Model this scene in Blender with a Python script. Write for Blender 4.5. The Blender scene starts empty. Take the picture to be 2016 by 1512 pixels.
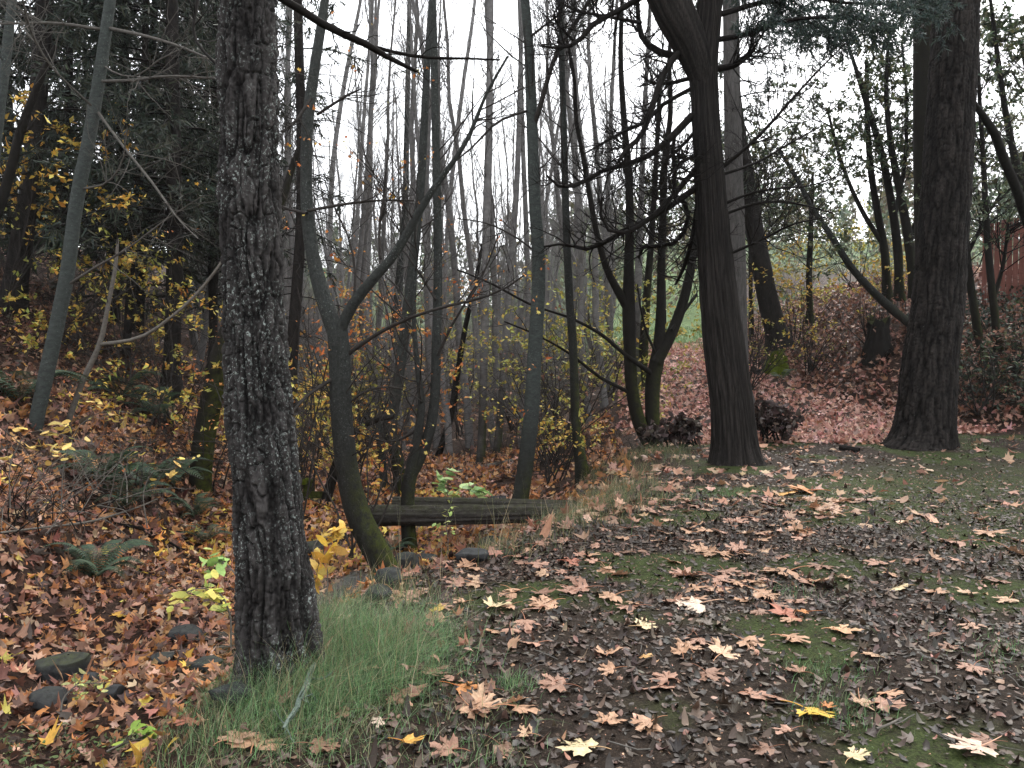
import bpy, math
import numpy as np
from mathutils import Vector
rng = np.random.default_rng(11)
SC = bpy.context.scene
COL = SC.collection
R = math.radians

# ------------------------------------------------------------------ camera, sky, sun, exposure
F = 1550.0                      # focal length in photo pixels (2016 wide)
CAMZ = 1.5
PITCH = math.atan(56 / F)
cam = bpy.data.cameras.new("camera")
cam.lens = 36 * F / 2016
cam.clip_start = 0.05
cam.clip_end = 3000
co = bpy.data.objects.new("camera", cam)
co.location = (0, 0, CAMZ)
co.rotation_euler = (math.pi / 2 - PITCH, 0, 0)
COL.objects.link(co)
SC.camera = co

SUN_EL, SUN_AZ = 48, 25         # azimuth from +Y towards +X
w = bpy.data.worlds.new("World")
SC.world = w
w.use_nodes = True
nt = w.node_tree
nt.nodes.clear()
sky = nt.nodes.new("ShaderNodeTexSky")
sky.sky_type = 'NISHITA'
sky.sun_disc = False
sky.sun_elevation = R(SUN_EL)
sky.sun_rotation = R(SUN_AZ)
sky.air_density = 1.0
sky.dust_density = 4.0
hs = nt.nodes.new("ShaderNodeHueSaturation")
hs.inputs["Saturation"].default_value = 0.3
mx = nt.nodes.new("ShaderNodeMixRGB")           # high even stratus in front of the clear sky
mx.inputs[0].default_value = 0.6
mx.inputs[2].default_value = (7.5, 7.7, 8.0, 1)
bg = nt.nodes.new("ShaderNodeBackground")
bg.inputs[1].default_value = 0.15
wo = nt.nodes.new("ShaderNodeOutputWorld")
nt.links.new(sky.outputs[0], hs.inputs["Color"])
nt.links.new(hs.outputs[0], mx.inputs[1])
nt.links.new(mx.outputs[0], bg.inputs[0])
nt.links.new(bg.outputs[0], wo.inputs[0])

sl = bpy.data.lights.new("sun", 'SUN')
sl.energy = 1.1
sl.angle = R(14)
sl.color = (1.0, 0.96, 0.9)
so = bpy.data.objects.new("sun", sl)
az, el = R(SUN_AZ), R(SUN_EL)
sd = Vector((math.sin(az) * math.cos(el), math.cos(az) * math.cos(el), math.sin(el)))
so.rotation_euler = (-sd).to_track_quat('-Z', 'Y').to_euler()
so.location = (0, 0, 40)
COL.objects.link(so)

SC.view_settings.view_transform = 'Standard'
SC.view_settings.look = 'None'
SC.view_settings.exposure = 1.4
SC.view_settings.gamma = 1.0
SC.cycles.max_bounces = 6
SC.cycles.diffuse_bounces = 3
SC.cycles.transparent_max_bounces = 4

# ------------------------------------------------------------------ numpy helpers
FW = np.array([0, math.cos(PITCH), -math.sin(PITCH)])
UP = np.array([0, math.sin(PITCH), math.cos(PITCH)])


def ray(px, py):
    px = np.asarray(px, float); py = np.asarray(py, float)
    d = FW + np.multiply.outer((756 - py) / F, UP)
    d = d + np.multiply.outer((px - 1008) / F, np.array([1., 0, 0]))
    return d


def P(px, py, Y):
    """the point that shows at photo pixel (px, py) at distance Y ahead of the camera"""
    d = ray(px, py)
    t = np.asarray(Y, float) / d[..., 1]
    return np.array([0, 0, CAMZ]) + d * np.expand_dims(t, -1)


def _hash(ix, iy, iz):
    h = (ix * 374761393 + iy * 668265263 + iz * 1274126177) & 0x7fffffff
    h = ((h ^ (h >> 13)) * 1274126177) & 0x7fffffff
    h = (h ^ (h >> 16)) & 0xffff
    return h / 65535.0


def vnoise(p):
    p = np.asarray(p, float)
    i = np.floor(p).astype(np.int64)
    f = p - i
    f = f * f * (3 - 2 * f)
    out = 0
    for a in (0, 1):
        wa = f[..., 0] if a else 1 - f[..., 0]
        for b in (0, 1):
            wb = f[..., 1] if b else 1 - f[..., 1]
            for c in (0, 1):
                wc = f[..., 2] if c else 1 - f[..., 2]
                out = out + wa * wb * wc * _hash(i[..., 0] + a, i[..., 1] + b, i[..., 2] + c)
    return out


def fbm(p, o=4):
    p = np.asarray(p, float)
    s, a, t = 0, 1.0, 0
    for k in range(o):
        s = s + a * vnoise(p * 2 ** k + 17.3 * k)
        t += a
        a *= 0.5
    return s / t


def n2(x, y, f, o=3, off=0.0):
    return fbm(np.stack([np.asarray(x) * f + off, np.asarray(y) * f + off * 1.7, np.zeros_like(np.asarray(x, float)) + off], -1), o)


def sst(a, b, x):
    t = np.clip((x - a) / (b - a), 0, 1)
    return t * t * (3 - 2 * t)


# ------------------------------------------------------------------ the lie of the land
TY = [-20, 0, 3.7, 5.5, 8, 10.8, 12.5, 16, 20, 25, 35, 80]
def Xe(y): return np.interp(y, TY, [-1.6, -1.15, -1.05, -.5, 1.15, 2.15, 2.4, 2.6, 3.1, 4.0, 5.0, 8])
def Xs(y): return np.interp(y, [-20, 0, 4, 6, 8.2, 11, 17.8, 25, 40, 80], [-4, -3.2, -3.0, -2.6, -1.65, -1.45, -1.4, -1.7, -3, -6])
def Zf(y): return np.interp(y, [-20, 4, 6, 8.2, 11, 17.8, 25, 40, 80, 300], [-.6, -.7, -.85, -1.0, -1.05, -.85, -.55, .1, 2, 8])
def Zp(y): return np.interp(y, [-20, 13, 16, 18, 20, 25, 27, 60, 120, 300], [0, 0, .15, .45, .8, 1.55, 1.65, 3.6, 9, 30])
def Xb(y): return np.interp(y, [-20, 0, 10, 14, 19, 25, 32, 60], [14, 12, 10.6, 9.6, 7.2, 6.9, 7.2, 14])
def Xl(y): return np.interp(y, [-20, 0, 4, 6, 8, 10, 13, 18, 25, 40, 80], [-3.2, -3.2, -3.2, -3.4, -3.6, -3.9, -4.5, -5, -6, -9, -20])


def H0(x, y):
    x = np.asarray(x, float); y = np.asarray(y, float)
    xs = Xs(y) + .4
    a = np.clip((x - xs) / np.maximum(Xe(y) - xs, .3), 0, 1)
    a = a ** 1.5
    s = a * a * (3 - 2 * a)
    z = Zf(y) + (Zp(y) - Zf(y)) * s
    bl = np.maximum(Xl(y) - x, 0)
    z = z + 11 * (1 - np.exp(-.78 * bl * sst(-.4, 1.3, bl) / 11))
    br = np.maximum(x - Xb(y), 0)
    z = z + 2.7 * (1 - np.exp(-(br * .75 / 2.7) ** 1.3))
    far = sst(60, 220, np.hypot(x, y))
    return z + far * 9


def H(x, y):
    x = np.asarray(x, float); y = np.asarray(y, float)
    path = sst(-.3, .6, x - Xe(y)) * (1 - sst(-.3, .8, x - Xb(y)))
    rough = (1 - path) * (.3 + .7 * sst(.25, .8, np.abs(x - Xs(y))))
    z = H0(x, y) + (n2(x, y, .9, 3, 3.1) - .5) * (.06 + .30 * rough) + (n2(x, y, 5, 3, 9.4) - .5) * (.03 + .06 * rough)
    return z


def hit(px, py):
    d = ray(px, py)
    t = np.linspace(2, 90, 9000)
    pts = np.array([0, 0, CAMZ]) + t[:, None] * d
    below = pts[:, 2] < H(pts[:, 0], pts[:, 1])
    k = int(np.argmax(below)) if below.any() else len(t) - 1
    return pts[k]


# ------------------------------------------------------------------ mesh building
class MB:
    def __init__(s):
        s.v, s.f, s.c, s.n = [], [], [], 0

    def add(s, v, f, c=None):
        v = np.asarray(v, np.float32).reshape(-1, 3)
        s.v.append(v)
        f = np.asarray(f, np.int64)
        s.f.append(f + s.n)
        if c is None:
            c = np.ones((len(v), 3), np.float32) * .5
        s.c.append(np.broadcast_to(np.asarray(c, np.float32), (len(v), 3)))
        s.n += len(v)
        return s

    def mesh(s, name, mat, off=(0, 0, 0), smooth=True):
        me = bpy.data.meshes.new(name)
        v = np.concatenate(s.v) - np.asarray(off, np.float32)
        me.vertices.add(len(v))
        me.vertices.foreach_set("co", v.astype(np.float32).ravel())
        tot = np.concatenate([np.full(len(f), f.shape[1]) for f in s.f])
        loops = np.concatenate([f.ravel() for f in s.f])
        st = np.concatenate([[0], np.cumsum(tot)[:-1]])
        me.loops.add(len(loops))
        me.loops.foreach_set("vertex_index", loops.astype(np.int32))
        me.polygons.add(len(tot))
        me.polygons.foreach_set("loop_start", st.astype(np.int32))
        me.polygons.foreach_set("loop_total", tot.astype(np.int32))
        me.polygons.foreach_set("use_smooth", np.full(len(tot), smooth))
        at = me.color_attributes.new("Col", 'FLOAT_COLOR', 'POINT')
        c = np.concatenate(s.c)
        at.data.foreach_set("color", np.concatenate([c, np.ones((len(c), 1), np.float32)], 1).astype(np.float32).ravel())
        me.materials.append(mat)
        me.update(calc_edges=True)
        me.validate()
        return me

    def build(s, name, mat, parent=None, loc=None, smooth=True):
        off = np.zeros(3)
        if parent is not None:
            q = parent
            while q is not None:
                off = off + np.array(q.location)
                q = q.parent
        elif loc is not None:
            off = np.array(loc)
        o = bpy.data.objects.new(name, s.mesh(name, mat, off, smooth))
        COL.objects.link(o)
        if parent is not None:
            o.parent = parent
        elif loc is not None:
            o.location = loc
        return o


def tag(o, label, cat, group=None, kind=None):
    o["label"] = label
    o["category"] = cat
    if group: o["group"] = group
    if kind: o["kind"] = kind
    return o


def thing(name, label, cat, loc, group=None):
    o = bpy.data.objects.new(name, None)
    o.location = [float(a) for a in loc]
    o.empty_display_size = .2
    COL.objects.link(o)
    return tag(o, label, cat, group)


def nrm(a):
    return a / np.maximum(np.linalg.norm(a, axis=-1, keepdims=True), 1e-9)


def tubes(mb, Pp, Rr, k=4, col=None, cap=False):
    """M tubes at once: Pp (M,K,3), Rr (M,K)"""
    Pp = np.asarray(Pp, float)
    if Pp.ndim == 2:
        Pp = Pp[None]; Rr = np.asarray(Rr)[None]
    M, K, _ = Pp.shape
    T = nrm(np.gradient(Pp, axis=1))
    ref = np.where(np.abs(T[:, :1, 2:3]) > .8, np.array([1., .2, 0]), np.array([0, .15, 1.]))
    A = nrm(np.cross(T, np.broadcast_to(ref, T.shape)))
    B = np.cross(T, A)
    th = np.arange(k) / k * 2 * np.pi
    ring = A[:, :, None] * np.cos(th)[:, None] + B[:, :, None] * np.sin(th)[:, None]
    V = Pp[:, :, None] + ring * np.asarray(Rr)[:, :, None, None]
    idx = np.arange(M * K * k).reshape(M, K, k)
    a = idx[:, :-1]; b = idx[:, 1:]
    q = np.stack([a, np.roll(a, -1, 2), np.roll(b, -1, 2), b], -1).reshape(-1, 4)
    c = None
    if col is not None:
        col = np.asarray(col, float)
        c = col if col.ndim == 1 else np.repeat(col, K * k, 0)
    mb.add(V, q, c)
    return mb


def crom(pts, n):
    """smooth resample of a polyline of any dimension"""
    pts = np.asarray(pts, float)
    if len(pts) == 2:
        return pts[0] + np.linspace(0, 1, n)[:, None] * (pts[1] - pts[0])
    L = np.concatenate([[0], np.cumsum(np.linalg.norm(np.diff(pts[:, :3], axis=0), axis=1))])
    m = np.gradient(pts, L, axis=0)
    s = np.linspace(0, L[-1], n)
    i = np.clip(np.searchsorted(L, s, side='right') - 1, 0, len(L) - 2)
    h = (L[i + 1] - L[i])[:, None]
    t = ((s - L[i])[:, None]) / h
    return ((2 * t**3 - 3 * t**2 + 1) * pts[i] + (t**3 - 2 * t**2 + t) * h * m[i]
            + (-2 * t**3 + 3 * t**2) * pts[i + 1] + (t**3 - t**2) * h * m[i + 1])


def spawn(PP, RR, n, tr=(.2, 1), ln=(.3, .6), ang=(35, 65), up=.1, K=5, wig=.12, rr=.6, tip=.3, rmax=9., flat=0.):
    """n children on each of M parent paths -> (M*n,K,3), (M*n,K)"""
    M, KP, _ = PP.shape
    N = M * n
    pi = np.repeat(np.arange(M), n)
    t = rng.uniform(tr[0], tr[1], N)
    u = t * (KP - 1)
    i = np.clip(u.astype(int), 0, KP - 2)
    f = (u - i)[:, None]
    p0 = PP[pi, i] * (1 - f) + PP[pi, i + 1] * f
    r0 = RR[pi, i] * (1 - f[:, 0]) + RR[pi, i + 1] * f[:, 0]
    T = nrm(PP[pi, i + 1] - PP[pi, i])
    q = rng.normal(size=(N, 3))
    q[:, 2] *= (1 - flat)
    q = nrm(q - (q * T).sum(1, keepdims=True) * T)
    a = np.radians(rng.uniform(ang[0], ang[1], N))[:, None]
    d = np.cos(a) * T + np.sin(a) * q
    L = rng.uniform(ln[0], ln[1], N) * (1 - .45 * t)
    out = np.zeros((N, K, 3))
    out[:, 0] = p0
    for k in range(1, K):
        d = nrm(d + np.array([0, 0, up]) + rng.normal(scale=wig, size=(N, 3)))
        out[:, k] = out[:, k - 1] + d * (L / (K - 1))[:, None]
    rb = np.minimum(r0 * rr, rmax)
    rad = rb[:, None] * np.linspace(1, tip, K)
    return out, rad


def rotmats(N, tilt=.5, yaw=None):
    """random orientations: a leaf's normal leans up to tilt radians (gaussian) from vertical"""
    yaw = rng.uniform(0, 2 * np.pi, N) if yaw is None else yaw
    tx = rng.normal(scale=tilt, size=N); ty = rng.normal(scale=tilt, size=N)
    cz, sz = np.cos(yaw), np.sin(yaw)
    Z = np.zeros(N); O = np.ones(N)
    Rz = np.stack([cz, -sz, Z, sz, cz, Z, Z, Z, O], -1).reshape(N, 3, 3)
    Rx = np.stack([O, Z, Z, Z, np.cos(tx), -np.sin(tx), Z, np.sin(tx), np.cos(tx)], -1).reshape(N, 3, 3)
    Ry = np.stack([np.cos(ty), Z, np.sin(ty), Z, O, Z, -np.sin(ty), Z, np.cos(ty)], -1).reshape(N, 3, 3)
    return Rx @ Ry @ Rz


def scatter(mb, tmpl, pos, rot, size, col, bend=None):
    """copies of a leaf outline (tv, tf) baked into one mesh"""
    tv, tf = tmpl
    N = len(pos)
    v = np.repeat(tv[None], N, 0)
    if bend is not None:
        r2 = (tv[:, 0]**2 + tv[:, 1]**2)
        v = v.copy()
        v[:, :, 2] = tv[:, 2] + bend[0][:, None] * tv[:, 0]**2 + bend[1][:, None] * tv[:, 1]**2 + bend[2][:, None] * tv[:, 0] * tv[:, 1]
    v = np.einsum('nij,nvj->nvi', rot, v * np.asarray(size)[:, None, None]) + pos[:, None]
    f = (tf[None] + (np.arange(N) * len(tv))[:, None, None]).reshape(-1, tf.shape[1])
    mb.add(v, f, np.repeat(col, len(tv), 0))
    return mb


def palette(pal, N, var=.18):
    pal = np.asarray(pal, float)
    c = pal[rng.integers(0, len(pal), N)]
    return np.clip(c * rng.normal(1, var, (N, 1)) * rng.normal(1, .06, (N, 3)), .004, .9)


# leaf outlines -------------------------------------------------------------
_half = [(0, 1.0), (.07, .86), (.2, .83), (.14, .68), (.19, .56), (.16, .47), (.35, .52), (.38, .64), (.6, .74), (.55, .58), (.72, .5),
         (.54, .38), (.44, .26), (.58, .18), (.78, .14), (.6, .02), (.58, -.12), (.4, -.16), (.2, -.24), (.04, -.06)]
def maple(rings=(.5, 1.0)):
    o = _half + [(-x, y) for x, y in _half[::-1] if x > 0]
    o = np.array(o)
    n = len(o)
    v = [np.zeros((1, 2))] + [o * r for r in rings]
    v = np.concatenate(v)
    v3 = np.concatenate([v, np.zeros((len(v), 1))], 1)
    f = [[0, 1 + (i + 1) % n, 1 + i, 1 + i] for i in range(n)]
    tri = np.array([[0, 1 + (i + 1) % n, 1 + i] for i in range(n)])
    quads = []
    for r in range(len(rings) - 1):
        b = 1 + r * n
        quads += [[b + i, b + (i + 1) % n, b + n + (i + 1) % n, b + n + i] for i in range(n)]
    return v3, tri, np.array(quads)

def fan(pts, cy=.0):
    o = np.array(pts, float); n = len(o)
    v = np.concatenate([[[0, cy]], o])
    v3 = np.concatenate([v, np.zeros((len(v), 1))], 1)
    return v3, np.array([[0, 1 + (i + 1) % n, 1 + i] for i in range(n)])

_h2 = [(0, 1), (.15, .62), (.6, .72), (.42, .25), (.75, .1), (.3, -.12)]
MAPLE_S = fan(_h2 + [(-x, y) for x, y in _h2[::-1] if x > 0])
MAPLE_T = fan([(0.05, .95), (.2, .55), (.66, .6), (.4, .2), (.6, -.1), (.2, -.15), (-.25, -.1), (-.35, .15), (-.7, .3), (-.3, .4), (-.25, .75), (-.1, .6)])
MAPLE_C = fan([(.1, .8), (.3, .5), (.5, .45), (.35, .1), (.3, -.2), (-.1, -.25), (-.2, .1), (-.45, .2), (-.28, .45), (-.3, .6), (-.1, .55)])
OVAL = fan([(0, 1), (.3, .62), (.36, .2), (.22, -.2), (0, -.45), (-.22, -.2), (-.36, .2), (-.3, .62)], .25)
DIAMOND = (np.array([[0, 0, 0], [.32, .45, .06], [0, 1, 0], [-.32, .45, .06]]), np.array([[0, 1, 2], [0, 2, 3]]))
NEEDLE = (np.array([[-.09, 0, 0], [.09, 0, 0], [.05, 1, -.08], [-.05, 1, -.08]]), np.array([[0, 1, 2], [0, 2, 3]]))

# colours -------------------------------------------------------------------
GOLD = [(.58, .36, .06), (.66, .45, .1), (.52, .28, .05), (.5, .4, .09)]
YGREEN = [(.34, .33, .07), (.42, .38, .09), (.26, .27, .06), (.5, .36, .08)]
ORANGE = [(.5, .19, .05), (.42, .13, .04), (.55, .26, .07)]
RUST = [(.34, .165, .105), (.38, .2, .13), (.25, .115, .075), (.45, .27, .18), (.5, .33, .24), (.17, .08, .055), (.4, .2, .1), (.12, .06, .045), (.07, .042, .034), (.46, .2, .07), (.42, .17, .06), (.48, .24, .1), (.3, .17, .12)]
TAN = [(.44, .25, .16), (.36, .19, .125), (.5, .3, .2), (.3, .145, .09), (.54, .35, .25)]
PINK = [(.5, .26, .2), (.58, .33, .26), (.4, .19, .14), (.28, .12, .09), (.64, .4, .33)]
DARKL = [(.032, .022, .016), (.052, .036, .026), (.022, .017, .013), (.075, .05, .036), (.095, .064, .046), (.055, .043, .035), (.13, .085, .06)]
BROWND = [(.16, .075, .05), (.22, .11, .075), (.1, .05, .035), (.3, .16, .11), (.13, .07, .05)]
FIRG = [(.028, .04, .028), (.036, .048, .03), (.024, .034, .026), (.04, .043, .026)]
GREENL = [(.07, .1, .05), (.09, .11, .06), (.05, .075, .045), (.13, .13, .06)]


# ------------------------------------------------------------------ materials
def mat(name):
    m = bpy.data.materials.new(name)
    m.use_nodes = True
    t = m.node_tree
    t.nodes.clear()
    o = t.nodes.new("ShaderNodeOutputMaterial")
    b = t.nodes.new("ShaderNodeBsdfPrincipled")
    t.links.new(b.outputs[0], o.inputs[0])
    return m, t, b, o


class N:
    def __init__(s, t): s.t = t
    def new(s, k, **kw):
        n = s.t.nodes.new(k)
        for a, v in kw.items(): setattr(n, a, v)
        return n
    def link(s, a, b): s.t.links.new(a, b)
    def coord(s, scale=(1, 1, 1), kind="Object"):
        c = s.new("ShaderNodeTexCoord"); mp = s.new("ShaderNodeMapping")
        mp.inputs["Scale"].default_value = scale
        s.link(c.outputs[kind], mp.inputs[0])
        return mp.outputs[0]
    def noise(s, vec, scale, detail=4, rough=.6, dist=0):
        n = s.new("ShaderNodeTexNoise")
        n.inputs["Scale"].default_value = scale; n.inputs["Detail"].default_value = detail
        n.inputs["Roughness"].default_value = rough; n.inputs["Distortion"].default_value = dist
        if vec is not None: s.link(vec, n.inputs["Vector"])
        return n.outputs[0]
    def ramp(s, fac, stops):
        r = s.new("ShaderNodeValToRGB")
        e = r.color_ramp.elements
        while len(e) < len(stops): e.new(.5)
        for k, (p, c) in enumerate(stops):
            e[k].position = p
            e[k].color = (c, c, c, 1) if not hasattr(c, '__len__') else (*c, 1)
        s.link(fac, r.inputs[0])
        return r.outputs[0]
    def mix(s, fac, a, b, mode='MIX'):
        m = s.new("ShaderNodeMixRGB", blend_type=mode)
        for i, x in ((0, fac), (1, a), (2, b)):
            if hasattr(x, 'links'): s.link(x, m.inputs[i])
            elif hasattr(x, '__len__'): m.inputs[i].default_value = (*x, 1)
            else: m.inputs[i].default_value = x
        return m.outputs[0]
    def attr(s, name="Col"):
        a = s.new("ShaderNodeAttribute"); a.attribute_name = name
        return a.outputs["Color"]
    def bump(s, h, strength, dist, b):
        n = s.new("ShaderNodeBump")
        n.inputs["Strength"].default_value = strength; n.inputs["Distance"].default_value = dist
        s.link(h, n.inputs["Height"]); s.link(n.outputs[0], b.inputs["Normal"])


def leaf_mat(name, rough=.6, trans=.3, objcol=False, spec=.3):
    m, t, b, o = mat(name); n = N(t)
    if objcol:
        oi = n.new("ShaderNodeObjectInfo"); base = oi.outputs["Color"]
        v = n.attr(); base = n.mix(1.0, base, v, 'MULTIPLY')
    else:
        base = n.attr()
    nz = n.noise(n.coord(), 4.5 if objcol else 30, 6, .75)
    f = n.ramp(nz, [(.3, .55 if objcol else .72), (.62, 1.12)])
    c = n.mix(1.0, base, f, 'MULTIPLY')
    n.link(c, b.inputs["Base Color"])
    b.inputs["Roughness"].default_value = rough
    b.inputs["Specular IOR Level"].default_value = spec
    if trans:
        tr = n.new("ShaderNodeBsdfTranslucent"); n.link(c, tr.inputs[0])
        ms = n.new("ShaderNodeMixShader"); ms.inputs[0].default_value = trans
        n.link(b.outputs[0], ms.inputs[1]); n.link(tr.outputs[0], ms.inputs[2]); n.link(ms.outputs[0], o.inputs[0])
    return m


M_LEAF = leaf_mat("dry_leaf", .6, .25)
M_WET = leaf_mat("wet_leaf", .5, .05, spec=.3)
M_FALLEN = leaf_mat("fallen_maple_leaf", .55, .08, objcol=True)
M_NEEDLE = leaf_mat("conifer_needles", .55, .2)
M_GRASS = leaf_mat("grass_blades", .5, .35)


def bark(name, dark, light, scale=(6, 6, 1.5), lich=(.42, .44, .4), lamt=.62, bump=.5, moss=0., mosscol=(.062, .075, .013), fine=40, tint=None):
    """bark: stretched noise between two browns, lichen spots, moss growing low on the stem (Col.g holds how mossy)"""
    m, t, b, o = mat(name); n = N(t)
    v = n.coord(scale)
    n1 = n.noise(v, 3, 8, .7, .4)
    c = n.mix(n.ramp(n1, [(.3, 0.), (.72, 1.)]), dark, light)
    n2_ = n.noise(n.coord(), 9, 5, .65)
    c = n.mix(n.ramp(n2_, [(.35, .0), (.7, .5)]), c, tuple(x * .55 for x in light))
    if lamt < 1:
        n3 = n.noise(n.coord((1, 1, .8)), fine, 3, .7)
        n4 = n.noise(n.coord(), 3.5, 3, .6)
        msk = n.mix(1., n.ramp(n3, [(lamt, 0.), (lamt + .05, 1.)]), n.ramp(n4, [(.42, 0.), (.6, 1.)]), 'MULTIPLY')
        c = n.mix(msk, c, lich)
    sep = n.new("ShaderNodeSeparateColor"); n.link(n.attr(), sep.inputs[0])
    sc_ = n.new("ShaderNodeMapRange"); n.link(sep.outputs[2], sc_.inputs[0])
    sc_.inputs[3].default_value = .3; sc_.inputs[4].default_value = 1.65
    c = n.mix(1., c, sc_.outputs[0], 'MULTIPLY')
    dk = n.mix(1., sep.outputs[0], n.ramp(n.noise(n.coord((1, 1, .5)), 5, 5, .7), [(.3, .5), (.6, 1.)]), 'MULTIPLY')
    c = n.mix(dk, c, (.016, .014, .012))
    n5 = n.noise(n.coord(), 14, 4, .7)
    mm = n.mix(1., sep.outputs[1], n.ramp(n5, [(.35, 0.), (.6, 1.)]), 'MULTIPLY')
    c = n.mix(mm, c, mosscol)
    n.link(c, b.inputs["Base Color"])
    b.inputs["Roughness"].default_value = .85
    b.inputs["Specular IOR Level"].default_value = .08
    n.bump(n1, bump, .02, b)
    return m


M_FIR = bark("furrowed_fir_bark", (.008, .0068, .006), (.056, .051, .049), (7, 7, 2), (.19, .21, .195), .565, .5, fine=85)
M_FIR2 = bark("dark_fir_bark", (.004, .0033, .003), (.034, .029, .026), (5, 5, 2), (.12, .14, .13), .68, .6)
M_CEDAR = bark("fibrous_cedar_bark", (.005, .004, .0035), (.046, .040, .036), (22, 22, 1.0), (.16, .15, .13), .72, .8)
M_ALDER = bark("grey_green_alder_bark", (.014, .0145, .013), (.062, .066, .061), (9, 9, 6), (.17, .185, .172), .6, .9, fine=60)
M_ALDERG = bark("smooth_green_bark", (.026, .029, .027), (.08, .09, .083), (5, 5, 9), (.16, .18, .165), .62, .6, fine=60)
M_MAPLE = bark("dark_mossy_bark", (.007, .006, .005), (.024, .021, .018), (5, 5, 2), (.15, .15, .13), .74, .6)
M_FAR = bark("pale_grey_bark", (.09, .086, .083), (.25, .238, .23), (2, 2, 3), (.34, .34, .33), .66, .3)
M_TWIG = bark("grey_brown_twig", (.018, .0155, .0135), (.055, .048, .043), (8, 8, 8), (.2, .2, .18), .8, .1)
M_TWIGD = bark("dark_twig", (.007, .006, .005), (.02, .017, .015), (8, 8, 8), (.1, .1, .09), .9, .1)
M_TWIGP = bark("pale_twig", (.08, .07, .06), (.2, .18, .155), (8, 8, 8), (.4, .4, .36), .8, .1)
M_LOG = bark("weathered_log", (.008, .007, .006), (.07, .062, .057), (4, 7, 7), (.16, .16, .15), .64, 1.0)
M_ROCK = bark("wet_dark_stone", (.016, .0165, .017), (.075, .076, .077), (5, 5, 5), (.12, .13, .12), .7, .7, fine=30)
M_MOSS = bark("thick_green_moss", (.05, .075, .008), (.17, .22, .02), (14, 14, 14), (.2, .25, .05), .7, 1.0)
M_FENCE = bark("red_brown_fence_wood", (.15, .06, .047), (.28, .125, .1), (9, 9, 1), (.3, .2, .17), .85, .3)
M_FIRG = bark("grey_fir_bark", (.03, .028, .026), (.135, .125, .118), (9, 9, 1.4), (.25, .25, .24), .66, .9)
M_TWIGL = bark("light_grey_twig", (.05, .045, .04), (.14, .13, .115), (8, 8, 8), (.3, .3, .28), .75, .1)
M_LICHEN = bark("pale_green_lichen", (.1, .14, .11), (.28, .34, .29), (30, 30, 30), (.42, .47, .42), .6, .8)

# ------------------------------------------------------------------ ground
def axis(lo, hi, fine_lo, fine_hi, st, grow):
    a = list(np.arange(fine_lo, fine_hi, st))
    s, x = st, a[-1]
    while x < hi:
        s *= grow; x += s; a.append(x)
    s, x = st, a[0]; b = []
    while x > lo:
        s *= grow; x -= s; b.append(x)
    return np.array(b[::-1] + a)

gx = axis(-420, 420, -6, 7, .045, 1.035)
gy = axis(-60, 700, 2.2, 12, .045, 1.02)
X, Y_ = np.meshgrid(gx, gy)
Z_ = H(X, Y_)
lit = np.clip(1 - sst(-.5, .9, X - Xe(Y_) + (n2(X, Y_, 1.1, 3, 5) - .5) * 1.2) * (1 - sst(13.4, 16, Y_ + (n2(X, Y_, .5, 3, 2) - .5) * 4)), 0, 1)
moss = sst(.5, .66, n2(X, Y_, 1.3, 4, 21)) * (1 - lit)
moss = np.maximum(moss, (1 - lit) * sst(2.2, 4.2, X - .1 * Y_ + (n2(X, Y_, .8, 3, 33) - .5) * 2.4) * .8 * (1 - sst(9, 12, Y_)))
meadow = sst(26, 30, Y_) * sst(1, 3.5, X) * (1 - sst(.235, .27, X / np.maximum(Y_, 1))) + sst(90, 140, Y_)
meadow = np.clip(meadow, 0, 1)
mb = MB()
ny, nx = X.shape
idx = np.arange(nx * ny).reshape(ny, nx)
q = np.stack([idx[:-1, :-1], idx[:-1, 1:], idx[1:, 1:], idx[1:, :-1]], -1).reshape(-1, 4)
mb.add(np.stack([X, Y_, Z_], -1), q, np.stack([lit, moss, meadow], -1).reshape(-1, 3))
m, t, b, o = mat("forest_floor"); n = N(t)
sep = n.new("ShaderNodeSeparateColor"); n.link(n.attr(), sep.inputs[0])
v = n.coord()
na = n.noise(v, 22, 8, .75); nb = n.noise(v, 70, 4, .7); nc = n.noise(v, 3, 5, .6)
mud = n.mix(n.ramp(na, [(.35, 0.), (.7, 1.)]), (.014, .010, .0075), (.052, .037, .027))
mud = n.mix(n.ramp(nb, [(.55, 0.), (.72, .8)]), mud, (.12, .085, .066))
lt = n.mix(n.ramp(na, [(.38, 0.), (.66, 1.)]), (.010, .007, .0055), (.075, .042, .03))
ms = n.mix(n.ramp(nb, [(.35, 0.), (.65, 1.)]), (.022, .03, .010), (.07, .092, .028))
me_ = n.mix(n.ramp(nc, [(.35, 0.), (.65, 1.)]), (.05, .085, .028), (.1, .15, .05))
c = n.mix(sep.outputs[0], mud, lt)
mk = n.mix(1., sep.outputs[1], n.ramp(n.noise(v, 11, 5, .75), [(.3, 0.), (.52, 1.)]), 'MULTIPLY')
c = n.mix(mk, c, ms)
c = n.mix(sep.outputs[2], c, me_)
n.link(c, b.inputs["Base Color"])
b.inputs["Roughness"].default_value = .8
b.inputs["Specular IOR Level"].default_value = .1
n.bump(na, .9, .04, b)
g = mb.build("ground", m)
g["kind"] = "structure"

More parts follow.
